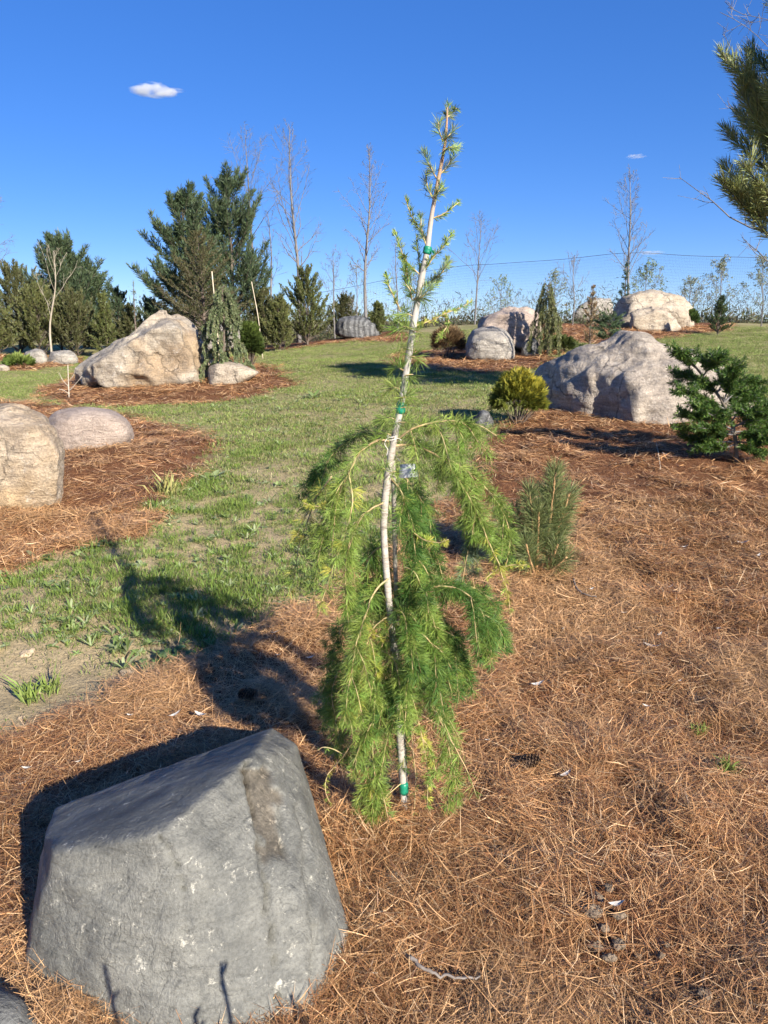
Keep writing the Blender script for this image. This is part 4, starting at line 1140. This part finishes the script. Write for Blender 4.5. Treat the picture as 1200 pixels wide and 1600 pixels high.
cane('bamboo_stake', [sb - [0, 0, .05], pd(404, 500, sb[1]), pd(393, 440, sb[1])], 'leaning cane right of the small dark green bush')
# a low marker on two thin legs with a white cap
pb_ = gp(526, 522) + [0, 1.6, 0]
mk = thing('marker_post', [pb_[0], pb_[1], gz(pb_[0], pb_[1])], 'thin post with a white cap standing behind the white-banded boulder', 'post')
for x0, x1 in ((526, 526), (534, 531)):
    mb = MB(); tube(mb, spline([pd(x0, 516, pb_[1]), pd((x0 + x1) / 2 + (x0 > 530), 492, pb_[1]), pd(x1, 474 if x0 < 530 else 480, pb_[1])], 4), .02, 6)
    under(mb, 'leg', B_BAMBOO, mk)
mb = MB(); cpt = pd(527, 472, pb_[1])
tube(mb, np.array([cpt + [0, 0, z] for z in (-.05, -.03, .03, .07, .085)]), [.05, .07, .075, .05, .02], 9)
under(mb, 'cap', M_TAG, mk, True)

# dark glossy evergreen at the right edge
def layered_evergreen():
    B = gp(1152, 724)
    t = thing('layered_evergreen', B, 'open dark green layered evergreen in front of the biggest boulder, at right edge', 'shrub')
    tb = MB(); s = mpp(B)
    stem = spline([B - [0, 0, .05], pd(1148, 680, B[1]), pd(1130, 630, B[1]), pd(1100, 590, B[1]), pd(1076, 560, B[1])], 6)
    tube(tb, stem, np.linspace(.022, .006, len(stem)), 8, (.34, .32, .30), .08)
    under(tb, 'trunk', B_PALE, t, True)
    specs = [((1146, 668), (1180, 650), (1215, 640)), ((1146, 672), (1110, 655), (1072, 648)), ((1142, 660), (1165, 630), (1190, 612)), ((1135, 640), (1100, 625), (1064, 612)),
             ((1130, 630), (1140, 600), (1148, 575)), ((1118, 612), (1150, 600), (1178, 598)), ((1110, 600), (1085, 590), (1060, 588)), ((1098, 588), (1112, 570), (1120, 566)),
             ((1088, 575), (1070, 562), (1058, 552)), ((1085, 570), (1095, 560), (1105, 568)), ((1148, 675), (1120, 672), (1090, 668)), ((1148, 675), (1190, 672), (1220, 665)),
             ((1140, 655), (1120, 640), (1105, 640)), ((1146, 665), (1175, 660), (1210, 655)), ((1135, 640), (1160, 625), (1205, 632)), ((1125, 622), (1110, 605), (1095, 605)),
             ((1148, 678), (1165, 680), (1195, 685)), ((1140, 650), (1125, 655), (1085, 632)), ((1130, 630), (1150, 615), (1170, 620)), ((1148, 676), (1130, 680), (1110, 678)), ((1150, 690), (1110, 690), (1075, 684)), ((1150, 690), (1185, 692), (1215, 690)), ((1150, 694), (1130, 700), (1105, 700)), ((1150, 694), (1170, 702), (1195, 704)), ((1148, 680), (1100, 672), (1066, 668)), ((1140, 650), (1170, 645), (1200, 650)), ((1120, 615), (1135, 590), (1140, 582))]
    for k, (a, b, c) in enumerate(specs):
        dy = rng.uniform(-.32, .28)
        X = spline([pd(*a, B[1]), pd(*b, B[1] + dy * .5), pd(*c, B[1] + dy)], 6)
        mb, cb = MB(), MB()
        tube(mb, X, np.linspace(.009, .003, len(X)), 5, (1, 1, 1), 0, False)
        brush(cb, X, 700, .050, .0062, (.06, .12, .025), (30, 75), .25, 1, .3, 0, .15, (.12, .18, .035), .3)
        for j in range(20):
            i = rng.integers(3, len(X)); q = X[i]
            d = norm((X[-1] - X[0])[None])[0] * .8 + rng.normal(0, .65, 3) * [1, 1, .45]
            Z = limb_curve(q, d / np.linalg.norm(d), rng.uniform(.07, .16), .3, .15, 3)
            tube(mb, Z, .0025, 3, (1, 1, 1), 0, False)
            brush(cb, Z, 800, .048, .0062, (.06, .12, .025), (30, 75), .0, 1, .3, 0, .15, (.13, .20, .04), .35)
        br = under(mb, 'branch', B_TWIG, t)
        tag(under(cb, 'leaves', M_NEEDLE, br), kind='stuff')
layered_evergreen()

# dwarf pine behind the larch: upright candles with long needles
def dwarf_pine():
    B = gp(838, 905)
    t = thing('dwarf_pine', B, 'dwarf pine with upright bristly shoots on the straw right behind the larch', 'shrub')
    for (bx, by, tx, ty, dy, dn_) in [(845, 900, 868, 738, .02, 1.2), (840, 900, 828, 768, .0, 1.2), (845, 890, 878, 800, .05, 1), (850, 895, 872, 850, -.05, .9), (835, 900, 805, 800, .06, .9),
                                      (838, 900, 842, 800, -.03, 1), (838, 900, 800, 850, -.04, .7), (830, 900, 770, 850, .08, .7), (828, 895, 745, 812, .12, .6), (835, 900, 852, 770, .1, 1), (842, 900, 890, 770, .06, 1), (842, 902, 886, 870, -.08, .8), (838, 903, 822, 850, -.1, .9), (834, 900, 782, 806, .1, .8)]:
        X = spline([pd(bx, by, B[1]), pd((bx * .45 + tx * .55), (by * .55 + ty * .45), B[1] + dy * .6), pd(tx, ty, B[1] + dy)], 7)
        mb, cb = MB(), MB()
        tube(mb, X, np.linspace(.009, .006, len(X)), 6, (.9, .62, .42), .12)
        under_b = under(mb, 'shoot', B_BAMBOO, t)
        brush(cb, X, 2600 * dn_, .12, .0026, (.17, .205, .075), (28, 82), .3, 1.0, .25, 0, .08, (.22, .25, .10), .3)
        tag(under(cb, 'needles', M_NEEDLE, under_b), kind='stuff')
dwarf_pine()

# ------------------------------------------------------------------ deer net along the back
def deer_net():
    t0 = at_y(560, 33)
    net = thing('deer_net', t0, 'fine see-through deer netting with a top wire along the back of the garden', 'net')
    px = np.array([-60, 120, 260, 480, 690, 780, 880, 985, 1090, 1260])
    ty = np.array([486, 482, 478, 460, 420, 412, 405, 395, 400, 404])
    Y = np.array([31, 32, 33, 34, 34, 33.5, 33, 32, 31.5, 31])
    top = spline([pd(a, b, c) for a, b, c in zip(px, ty, Y)], 14)
    mb = MB(); tube(mb, top, .008, 4, (1, 1, 1), 0, False)
    M_NET = plain_mat('black_net', (.035, .04, .05), .6)
    under(mb, 'top_wire', M_NET, net)
    nb = MB()
    bot = np.stack([top[:, 0], top[:, 1], ground_z(top[:, 0], top[:, 1])], 1)
    for k in range(1, 24):
        tube(nb, top + (bot - top) * k / 24, .0015, 3, (1, 1, 1), 0, False)
    s = np.linspace(0, len(top) - 1, 430)
    for i in s:
        a = top[int(i)] + (top[min(int(i) + 1, len(top) - 1)] - top[int(i)]) * (i % 1)
        b = bot[int(i)] + (bot[min(int(i) + 1, len(top) - 1)] - bot[int(i)]) * (i % 1)
        tube(nb, np.array([a, b]), .0015, 3, (1, 1, 1), 0, False)
    tag(under(nb, 'netting', M_NET, net), kind='stuff')
deer_net()

# ------------------------------------------------------------------ scattered cover: straw, grass, weeds (instanced tufts)
def scatter(name, pts, rot, scl, idx, variants, mat, label, cat):
    me = bpy.data.meshes.new(name)
    me.vertices.add(len(pts)); me.vertices.foreach_set('co', pts.astype(np.float32).ravel())
    for nm, ty, arr in (('rot', 'FLOAT_VECTOR', rot), ('scl', 'FLOAT', scl), ('idx', 'INT', idx)):
        a = me.attributes.new(nm, ty, 'POINT')
        a.data.foreach_set('vector' if ty == 'FLOAT_VECTOR' else 'value', np.asarray(arr, np.int32 if ty == 'INT' else np.float32).ravel())
    me.materials.append(mat)
    o = bpy.data.objects.new(name, me); C.objects.link(o)
    g = bpy.data.node_groups.new(name + '_scatter', 'GeometryNodeTree')
    g.interface.new_socket('Geometry', in_out='INPUT', socket_type='NodeSocketGeometry')
    g.interface.new_socket('Geometry', in_out='OUTPUT', socket_type='NodeSocketGeometry')
    n, l = g.nodes, g.links
    gi, go = n.new('NodeGroupInput'), n.new('NodeGroupOutput')
    iop = n.new('GeometryNodeInstanceOnPoints')
    join = n.new('GeometryNodeGeometryToInstance')
    for k, m in enumerate(reversed(variants)):
        src = bpy.data.objects.new(name + '_tuft', m)           # never linked to the scene: only the shape to repeat
        oi = n.new('GeometryNodeObjectInfo'); oi.inputs['Object'].default_value = src
        l.new(oi.outputs['Geometry'], join.inputs[0])
    def named(nm, ty):
        a = n.new('GeometryNodeInputNamedAttribute'); a.data_type = ty; a.inputs['Name'].default_value = nm
        return next(s for s in a.outputs if s.enabled)
    l.new(gi.outputs[0], iop.inputs['Points'])
    l.new(join.outputs[0], iop.inputs['Instance'])
    iop.inputs['Pick Instance'].default_value = True
    l.new(named('idx', 'INT'), iop.inputs['Instance Index'])
    l.new(named('rot', 'FLOAT_VECTOR'), iop.inputs['Rotation'])
    l.new(named('scl', 'FLOAT'), iop.inputs['Scale'])
    l.new(iop.outputs[0], go.inputs[0])
    md = o.modifiers.new('scatter', 'NODES'); md.node_group = g
    return tag(o, label, cat, kind='stuff')

def in_view(n, y0, y1, power=1.0, margin=.12):   # random ground points inside the view wedge, even in area for power 1
    y = np.sqrt(rng.uniform(y0 ** 2, y1 ** 2, n)) if power == 1 else (y0 ** power + rng.random(n) * (y1 ** power - y0 ** power)) ** (1 / power)
    half = (600 / FPX) * (y * _cp + 1.2 * _sp) * (1 + margin) + .3
    return rng.uniform(-1, 1, n) * half, y

def slope_rot(x, y, yaw, tilt):
    e = .1
    gx = (ground_z(x + e, y) - ground_z(x - e, y)) / (2 * e); gy = (ground_z(x, y + e) - ground_z(x, y - e)) / (2 * e)
    return np.stack([np.arctan(gy) + rng.normal(0, tilt, len(x)), -np.arctan(gx) + rng.normal(0, tilt, len(x)), yaw], 1)

def lay_straw(name, clumps, per, y0, y1, power, label, quad):
    x, y = in_view(clumps, y0, y1, power)
    b = bed(x, y)
    k = (b > -.05) & (rng.random(clumps) < sstep(-.06, .06, b))
    hx, hy, _ = gp(960, 1462)                             # scuffed hole where soil shows
    k &= (np.hypot(x - hx, y - hy) > .11) | (rng.random(clumps) < .3)
    x, y = x[k], y[k]; m = len(x)
    far = np.clip(y / 2.2, 1, 9)                          # coarser mats further off, where single needles merge
    th = 3.0 * noise2(x, y, .9, 95, 2) + rng.normal(0, .9, m)
    base = np.array([(.49, .26, .110), (.33, .155, .064), (.64, .39, .19), (.14, .06, .028), (.72, .50, .29)])
    shade = (1 + .22 * noise2(x, y, 1.4, 98) + .18 * noise2(x, y, 5.0, 97)) * rng.uniform(.65, 1.25, m)
    tan = sstep(.1, .7, noise2(x, y, 1.1, 99) + .5 * np.exp(-((x - .25) ** 2 + (y - 1.75) ** 2) / .16))
    r = (.055 + .02 * far) * rng.uniform(.6, 1.4, m)
    X = np.repeat(x, per); Y = np.repeat(y, per); n = len(X)
    a = rng.uniform(0, 6.283, n); q = np.repeat(r, per) * np.sqrt(rng.random(n))
    X = X + q * np.cos(a); Y = Y + q * np.sin(a)
    Z = ground_z(X, Y) + .018 + .035 * np.clip(noise2(X, Y, 3.0, 91), -.5, 1) + rng.random(n) ** 2 * .045
    t = np.repeat(th, per) + rng.normal(0, .55, n) + math.pi * rng.integers(0, 2, n)
    D = np.stack([np.cos(t), np.sin(t), rng.normal(.04, .22, n)], 1)
    f = np.repeat(far, per)
    L = rng.uniform(.06, .135, n) * (.8 + .2 * f); W = .0017 * f ** .85
    col = base[rng.choice(5, n, p=[.36, .29, .17, .12, .06])] * rng.uniform(.8, 1.15, (n, 1)) * np.repeat(shade, per)[:, None]
    tn = np.repeat(tan, per)[:, None] * .5
    col = col * (1 - tn) + np.array([.64, .39, .19]) * rng.uniform(.6, 1.15, (n, 1)) * tn
    P = np.stack([X, Y, Z], 1) - D * (L * .5)[:, None]
    flat = norm(np.cross(D, [0, 0, 1])) + rng.normal(0, .35, (n, 3))
    mb = MB()
    if quad:
        blades(mb, P, D, L, W, col, .10, .30, flat=flat)
    else:                                                 # far mats: one lozenge for each needle
        s = flat * (W * .5)[:, None]; M = P + D * (L * .5)[:, None]; T = P + D * L[:, None]
        V = np.stack([P, M + s, T, M - s], 1).reshape(-1, 3)
        mb.add(V, None, np.arange(n * 4).reshape(-1, 4), np.repeat(col, 4, 0))
    tag(mb.build(name, M_STRAW), label, 'pine straw', kind='stuff')
lay_straw('pine_straw', 15500, 35, .85, 5.5, .7, 'red-brown pine straw mulch over the near beds', True)
lay_straw('pine_straw', 9500, 28, 5.2, 25, .6, 'red-brown pine straw mulch over the beds further back', False)

def tuft(n, r, L, W, cols, spread=.45, curl=.25, droop=.25):
    mb = MB()
    a = rng.uniform(0, 6.283, n); q = r * np.sqrt(rng.random(n))
    P = np.stack([q * np.cos(a), q * np.sin(a), np.full(n, -.004)], 1)
    D = np.stack([np.cos(a) * spread * rng.random(n), np.sin(a) * spread * rng.random(n), np.ones(n)], 1) + rng.normal(0, .22, (n, 3))
    cols = np.array(cols)
    blades(mb, P, D, L * rng.uniform(.5, 1.15, n), W, cols[rng.integers(0, len(cols), n)] * rng.uniform(.75, 1.2, (n, 1)), droop, curl)
    return mb.mesh('grass_tuft', M_GRASS)
GR = [(.17, .255, .045), (.23, .31, .065), (.29, .34, .10), (.15, .225, .045)]
GD = [(.24, .25, .09), (.34, .31, .15), (.20, .24, .07), (.42, .36, .20)]
grass_v = [tuft(34, .045, .055, .0032, GR), tuft(40, .06, .045, .003, GR + GD[:1]), tuft(22, .05, .085, .004, GR), tuft(36, .06, .035, .003, GD)]
lawn_v = [tuft(130, .24, .042, .005, GR + GD), tuft(130, .24, .036, .005, GD), tuft(120, .24, .05, .006, GR + GD[:2])]
def rosette(n, L, W, cols, rise=.45):
    mb = MB()
    for k in range(n):
        a = k * 2.4 + rng.uniform(-.3, .3)
        l = L * rng.uniform(.6, 1.1)
        d = np.array([math.cos(a), math.sin(a), rise * rng.uniform(.4, 1.4)])
        s = np.array([-math.sin(a), math.cos(a), 0])
        t = np.array([0, .25, .6, .85, 1.0]); w = np.array([.15, .7, 1, .6, .02]) * W * .5
        ctr = d[None] * (t * l)[:, None] + np.array([0, 0, -.35 * l])[None] * (t ** 2)[:, None]
        up = np.array([0, 0, .25 * W])
        V = np.concatenate([ctr - s * w[:, None] + up * (w / W)[:, None], ctr, ctr + s * w[:, None] + up * (w / W)[:, None]])
        F = []
        for i in range(4): F += [[i, i + 1, 6 + i, 5 + i], [5 + i, 6 + i, 11 + i, 10 + i]]
        mb.add(V, None, F, np.array(cols[rng.integers(len(cols))]) * rng.uniform(.8, 1.15))
    return mb
WD = [(.26, .33, .12), (.32, .38, .17), (.20, .28, .08), (.36, .41, .21)]
weed_v = [rosette(n, l, w, WD, r).mesh('weed_tuft', M_GRASS) for n, l, w, r in ((9, .055, .022, .6), (7, .07, .032, .4), (12, .05, .018, .9), (10, .085, .016, 1.0))]

def grass_density(x, y):
    d = .36 + .55 * noise2(x, y, 1.1, 61) + .75 * noise2(x, y, 4.2, 66)
    for px, py, r, a in ((40, 1130, .5, -1.0), (180, 1070, .28, -.8), (60, 960, .3, -.2), (400, 745, .8, -.2), (330, 880, .6, .35), (150, 925, .55, .55), (420, 915, .5, .5), (60, 940, .4, .3)):
        g = gp(px, py); d = d + a * np.exp(-((x - g[0]) ** 2 + (y - g[1]) ** 2) / (r * r))
    return d
def lay_grass(name, n, y0, y1, power, variants, thr, label, sc=1.0, cat='grass', edge=.04):
    x, y = in_view(n, y0, y1, power)
    k = (bed(x, y) < edge * (rng.random(n) - .4)) & (grass_density(x, y) + .5 * rng.uniform(-1, 1, n) > thr)
    x, y = x[k], y[k]
    z = ground_z(x, y) + .004
    scatter(name, np.stack([x, y, z], 1), slope_rot(x, y, rng.uniform(0, 6.28, len(x)), .08), sc * rng.uniform(.6, 1.3, len(x)), rng.integers(0, len(variants), len(x)), variants, M_GRASS, label, cat)
lay_grass('grass', 17000, 1.8, 8, 1.5, grass_v, .57, 'patchy young grass on bare soil left of the larch')
lay_grass('lawn_grass', 17000, 6, 24, 1.7, lawn_v, .12, 'short dry lawn grass running up to the boulders')
lay_grass('weeds', 6000, 2.2, 12, 1.3, weed_v, .25, 'pale green broad-leaved weeds scattered through the grass', .72, 'weeds')
sprig_v = [tuft(9, .06, .028, .0032, GR + GD), tuft(7, .07, .022, .003, GD + [(.46, .40, .26)])]
lay_grass('sprigs', 14000, 1.9, 12, 1.4, sprig_v, -.6, 'thin dry sprigs and seedlings over the bare soil')
# ------------------------------------------------------------------ small things on the ground
def pine_cone(px, py, yaw, label, L=.075):
    B = gp(px, py) + [0, 0, .062]
    mb = MB()
    ax = np.array([math.cos(yaw), math.sin(yaw), .15]); ax = ax / np.linalg.norm(ax)
    a, b = (v[0] for v in frame(ax[None]))
    t = np.linspace(0, 1, 9)
    prof = np.sin(np.clip(t * .92 + .06, 0, 1) * math.pi) ** .7 * .016
    tube(mb, B + ax[None] * ((t - .5) * L)[:, None], prof, 8, (.35, .25, .18))
    for k in range(70):
        f = (k + .5) / 70; th = k * 2.39996
        r = (math.sin((f * .9 + .08) * math.pi) ** .7) * .017
        o = math.cos(th) * a + math.sin(th) * b
        p = B + ax * (f - .5) * L + o * r * .6
        d = o * .8 + ax * .55; s = np.cross(d, ax); s = s / np.linalg.norm(s)
        l, w = .016, .013
        V = np.array([p - s * w * .3, p + s * w * .3, p + d * l + s * w * .5, p + d * l - s * w * .5, p + d * l * .7 + ax * .004, p + d * l * 1.15])
        mb.add(V, [[0, 1, 4], [1, 2, 4], [2, 5, 4], [5, 3, 4], [3, 0, 4], [2, 3, 5]], None, np.array([(.5, .38, .28)] * 2 + [(1.5, 1.25, 1.0)] * 2 + [(.9, .7, .5), (1.7, 1.4, 1.1)]))
    tag(mb.build('pine_cone', B_DARK, origin=B), label, 'pine cone')
pine_cone(822, 1216, .2, 'dark open pine cone lying on the straw right of the larch')
pine_cone(386, 1106, -.3, 'pine cone lying in the larch shadow behind the grey rock')

def stick(pts, r, label, mat=None, lift=.062):
    P = spline([gp(*p) + [0, 0, lift] for p in pts], 6)
    P = P + rng.normal(0, r * .4, P.shape)
    mb = MB(); tube(mb, P, np.linspace(r, r * .5, len(P)), 6, (1.2, 1.1, 1.0), .15)
    tag(mb.build('twig', mat or B_TWIG, smooth=True, origin=P[0]), label, 'twig')
stick([(895, 922), (900, 936), (913, 946), (932, 950)], .006, 'curved brown twig on the straw right of the dwarf pine')
stick([(640, 1528), (665, 1550), (700, 1560), (748, 1560)], .005, 'long grey twig on the straw at the bottom of the picture')
stick([(352, 998), (362, 990), (372, 982)], .004, 'short pale twig at the edge of the larch shadow', B_PALE, .02)
stick([(1025, 700), (1029, 724), (1031, 742)], .005, 'pale dry stalk before the shadow of the layered evergreen', B_PALE, .05)
stick([(1035, 716), (1048, 721), (1062, 718)], .006, 'pale splinter in the shadow of the layered evergreen', B_PALE, .05)

R_SMALL = rock_mat('small_tan_stone', (0.36, 0.27, 0.17), (0.48, 0.38, 0.26), (0.22, 0.16, 0.10), (0.58, 0.5, 0.4), 9, .4, .3, speck=160, fine=.12)
R_CLOD = rock_mat('dry_soil_clod', (0.17, 0.125, 0.085), (0.25, 0.19, 0.13), (0.10, 0.07, 0.05), (0.32, 0.26, 0.19), 12, .4, .4, speck=160, fine=.15)
def pebble(px, py, w_px, label, mat, seed, name='stone', cat='stone', group=None, flat=.6, lift=0.0):
    g = gp(px, py); s = mpp(g) * w_px * .5
    r_ = np.random.default_rng(seed)
    u = norm(r_.normal(0, 1, (16, 3)))
    pts = g + np.array([0, 0, s * .25 * flat + lift]) + u * np.array([s, s * r_.uniform(.7, 1.1), s * flat]) * r_.uniform(.85, 1.15, (16, 1))
    rock(name, pts, mat, label, cat, group, level=4, p=30, lump=.14, lump_scale=2.5, rough=.07, seed=seed)
pebble(44, 1022, 24, 'rounded tan stone on bare soil at the left edge', R_SMALL, 1)
pebble(158, 1126, 22, 'tan stone where bare soil meets straw above the grey rock', R_SMALL, 2)
pebble(225, 1056, 12, 'small pale stone beside the larch shadow', R_SMALL, 3)
pebble(34, 1124, 16, 'tan stone half sunk in the bare soil near the left edge', R_SMALL, 4)
pebble(204, 1050, 34, 'flat tan stone at the edge of the larch shadow', R_SMALL, 5, flat=.3)
pebble(268, 972, 26, 'flat grey stone inside the larch shadow on the grass', R_SMALL, 6, flat=.35)
for k, (x, y, w) in enumerate([(932, 1420, 22), (948, 1408, 16), (925, 1446, 24), (942, 1470, 26), (966, 1450, 22), (966, 1500, 20), (995, 1515, 18), (930, 1500, 24), (950, 1520, 18), (1040, 1498, 14), (1030, 1515, 13)]):
    pebble(x, y, w * (.9 + .3 * (k % 3)), 'lump of dry soil in the cluster of clods at lower right', R_CLOD, 20 + k, 'soil_clod', 'clod', 'dry clods of soil breaking through the straw', .42, .040)
pebble(1096, 1584, 30, 'single dry clod of soil near the bottom right corner', R_CLOD, 41, 'soil_clod', 'clod', lift=.045)
pebble(614, 1392, 34, 'dry clod of soil between the grey rock and the larch', R_CLOD, 42, 'soil_clod', 'clod', lift=.04, flat=.4)
pebble(505, 1560, 50, 'sandy lump of soil against the right foot of the grey rock', R_SMALL, 43, 'soil_clod', 'clod', flat=.6)

M_SCRAP = plain_mat('bleached_leaf', (.60, .55, .48), .7)
for k, (x, y, w) in enumerate([(1017, 1029, 26), (838, 1090, 24), (1008, 1125, 14), (1029, 1010, 14), (973, 975, 10), (1048, 879, 12), (1067, 869, 12), (1158, 862, 18), (1183, 883, 14), (1046, 933, 10),
                               (923, 937, 12), (1017, 804, 10), (882, 1235, 22), (960, 1444, 28), (275, 1139, 20), (315, 1139, 24), (430, 1007, 12), (485, 1047, 14), (435, 1043, 9), (585, 1555, 10),
                               (45, 1225, 16), (38, 1250, 12), (1102, 1290, 12), (1060, 1085, 10), (880, 1000, 9), (205, 1140, 12), (125, 1215, 10), (820, 950, 9), (1120, 1000, 9), (760, 1180, 9)]):
    g = gp(x, y) + [0, 0, .06]; s = mpp(g) * w * .5
    a = rng.uniform(-.8, .8); d = np.array([math.cos(a), math.sin(a), rng.uniform(-.1, .3)]); e = np.array([-math.sin(a), math.cos(a), .15]) * .32
    t = np.linspace(-1, 1, 6); w_ = np.array([.1, .7, 1, .9, .6, .05])
    ctr = d[None] * (t * s)[:, None] + np.array([0, 0, .35 * s])[None] * (t ** 2)[:, None]
    V = np.concatenate([ctr + e * (w_ * s)[:, None] + [0, 0, .002], ctr, ctr - e * (w_ * s)[:, None] + [0, 0, .004]])
    F = []
    for i in range(5): F += [[i, i + 1, 7 + i, 6 + i], [6 + i, 7 + i, 13 + i, 12 + i]]
    mb = MB(); mb.add(V, None, F)
    o = mb.build('leaf_scrap', M_SCRAP, smooth=True); o.location = tuple(g)
    tag(o, 'bleached curled scrap of dead leaf lying on the ground cover', 'dead leaf', 'bleached leaf scraps on the ground')

def weed(px, py, scale, label, kind, seed):
    global rng
    keep = rng; rng = np.random.default_rng(seed)
    g = gp(px, py)
    if kind == 'rosette':
        mb = rosette(16, .085, .028, WD, .7)
    elif kind == 'clover':
        mb = MB()
        for k in range(34):
            c = rng.normal(0, .05, 3); c[2] = rng.uniform(.03, .07)
            r = rosette(3, .026, .022, [(.12, .20, .07), (.16, .24, .09)], .1)
            tube(mb, np.array([[0, 0, 0], c * [.7, .7, .6], c]), .0012, 3, (.2, .25, .08), 0, False)
            for v, f, cl in zip(r.v, r.f4, r.c): mb.add(v + c, None, f - f.min(), cl)
    else:
        mb = MB(); n = 60
        a = rng.uniform(0, 6.283, n)
        D = np.stack([np.cos(a) * .7 * rng.random(n), np.sin(a) * .7 * rng.random(n), np.ones(n)], 1)
        blades(mb, rng.normal(0, .018, (n, 3)) * [1, 1, 0], D, .13 * rng.uniform(.5, 1.1, n), .006, tints(n, (.22, .29, .07) if kind == 'grass' else (.40, .38, .14), .3), .35, .2)
    o = mb.build('weed' if kind != 'grass' else 'grass_clump', M_LEAF)
    o.location = tuple(g + [0, 0, .03 if px > 600 else .0]); o.scale = (scale,) * 3
    tag(o, label, 'weed' if kind != 'grass' else 'grass')
    rng = keep
weed(48, 1098, 1.25, 'big clump of broad grass blades on bare soil at the left edge', 'grass', 1)
weed(80, 1085, 1.0, 'smaller clump of grass right of the big clump on bare soil', 'grass', 7)
weed(268, 1042, 1.1, 'dark clover-like weed beside the larch shadow', 'clover', 2)
weed(140, 858, 1.5, 'leafy weed where the larch shadow reaches the straw', 'rosette', 3)
weed(330, 752, 2.0, 'large broad-leaved weed right of the left straw bed', 'rosette', 4)
weed(262, 775, 2.2, 'upright yellowing grass clump on the edge of the left straw bed', 'dry', 5)
weed(1133, 1222, .7, 'single small grass clump on the straw at far right', 'grass', 6)
weed(1090, 1160, .6, 'thin grass sprig on the straw near the right edge', 'grass', 8)
weed(60, 878, 1.2, 'pale weed on the lower edge of the left straw bed', 'rosette', 9)
weed(490, 622, 2.2, 'weed in the lawn at the right end of the peaked boulder bed', 'rosette', 10)

def seedling():
    B = gp(108, 623)
    t = thing('bare_seedling', B, 'leafless twiggy seedling in the straw left of the peaked boulder', 'seedling')
    mb = MB(); tube(mb, spline([B, pd(107, 600, B[1]), pd(106, 570, B[1])], 5), np.linspace(.014, .006, 11), 5)
    under(mb, 'stem', B_PALE, t)
    for (a, b, c) in (((107, 612), (118, 600), (128, 588)), ((107, 604), (98, 594), (92, 582)), ((107, 596), (115, 586), (118, 574)), ((108, 616), (100, 610), (92, 608))):
        mb = MB(); tube(mb, spline([pd(*a, B[1]), pd(*b, B[1] - .05), pd(*c, B[1] - .1)], 4), np.linspace(.008, .004, 9), 4)
        under(mb, 'twig', B_PALE, t)
seedling()

# a leafless shrub at the photographer's feet, just below the frame: its twigs throw the thin shadows on the grey rock
def foot_shrub():
    s = np.array(sun_dir)
    tips = [ph(166, 1512, .16) + s * 1.02, ph(345, 1522, .15) + s * .98, ph(466, 1562, .10) + s * .95, ph(300, 1585, .08) + s * .95]
    B = np.array([tips[1][0] + .05, tips[1][1] - .05, 0.0]); B[2] = gz(B[0], B[1])
    t = thing('bare_shrub', B, 'leafless shrub just below the frame whose twigs shade the grey rock', 'shrub')
    for k, e in enumerate(tips):
        X = spline([B, B * .5 + e * .5 + [(e[0] - B[0]) * .35, 0, -.03], e], 8)
        mb = MB(); tube(mb, X, np.linspace(.006, .004, len(X)), 5)
        for j in range(12):
            i = rng.integers(6, len(X)); a = rng.uniform(0, 6.28)
            tube(mb, np.array([X[i], X[i] + [math.cos(a) * .016, math.sin(a) * .016, .02]]), [.0045, .003], 4)
        under(mb, 'stem', B_TWIG, t)
foot_shrub()

# ------------------------------------------------------------------ small fair-weather clouds far off
def cloud(px, py, w_px, h_px, label, dens, seed):
    Y = 2400.0
    ctr = pd(px, py, Y); s = mpp(ctr)
    U, F = ico_dirs(4)
    r = 1 + .35 * fbm(U * 1.8, 3, seed)
    V = U * r[:, None] * np.array([w_px * s * .5, w_px * s * .35, h_px * s * .5])
    V[:, 2] = np.where(V[:, 2] < 0, V[:, 2] * .55, V[:, 2])
    m = bpy.data.materials.new('cloud_vapour'); m.use_nodes = True
    N, L = m.node_tree.nodes, m.node_tree.links
    N.remove(N['Principled BSDF'])
    pv = N.new('ShaderNodeVolumePrincipled'); pv.inputs['Color'].default_value = (.97, .97, .98, 1); pv.inputs['Anisotropy'].default_value = .2
    tc = N.new('ShaderNodeTexCoord')
    f = tex_noise(N, L, tc.outputs['Generated'], 3.2, 4, .6, .3)
    gr = N.new('ShaderNodeTexGradient'); gr.gradient_type = 'SPHERICAL'
    mp = N.new('ShaderNodeMapping'); mp.inputs['Location'].default_value = (-1, -1, -1); mp.inputs['Scale'].default_value = (2, 2, 2)
    L.new(tc.outputs['Generated'], mp.inputs[0]); L.new(mp.outputs[0], gr.inputs[0])
    mu = N.new('ShaderNodeMath'); mu.operation = 'MULTIPLY'
    L.new(ramp(N, L, f, [(.38, 0.0), (.7, 1.0)]), mu.inputs[0]); L.new(ramp(N, L, gr.outputs['Fac'], [(0.05, 0.0), (.6, 1.0)]), mu.inputs[1])
    m2 = N.new('ShaderNodeMath'); m2.operation = 'MULTIPLY'; m2.inputs[1].default_value = dens
    L.new(mu.outputs[0], m2.inputs[0]); L.new(m2.outputs[0], pv.inputs['Density'])
    L.new(pv.outputs[0], N['Material Output'].inputs['Volume'])
    mb = MB(); mb.add(V, F)
    o = mb.build('cloud', m, smooth=True); o.location = tuple(ctr)
    tag(o, label, 'cloud', 'small clouds')
cloud(242, 144, 76, 26, 'small white cloud high on the left of the sky', .16, 1)
cloud(995, 245, 30, 9, 'tiny wisp of cloud above the lone bare tree', .07, 2)
cloud(1018, 396, 40, 9, 'thin wisp of cloud just above the net on the right', .07, 3)
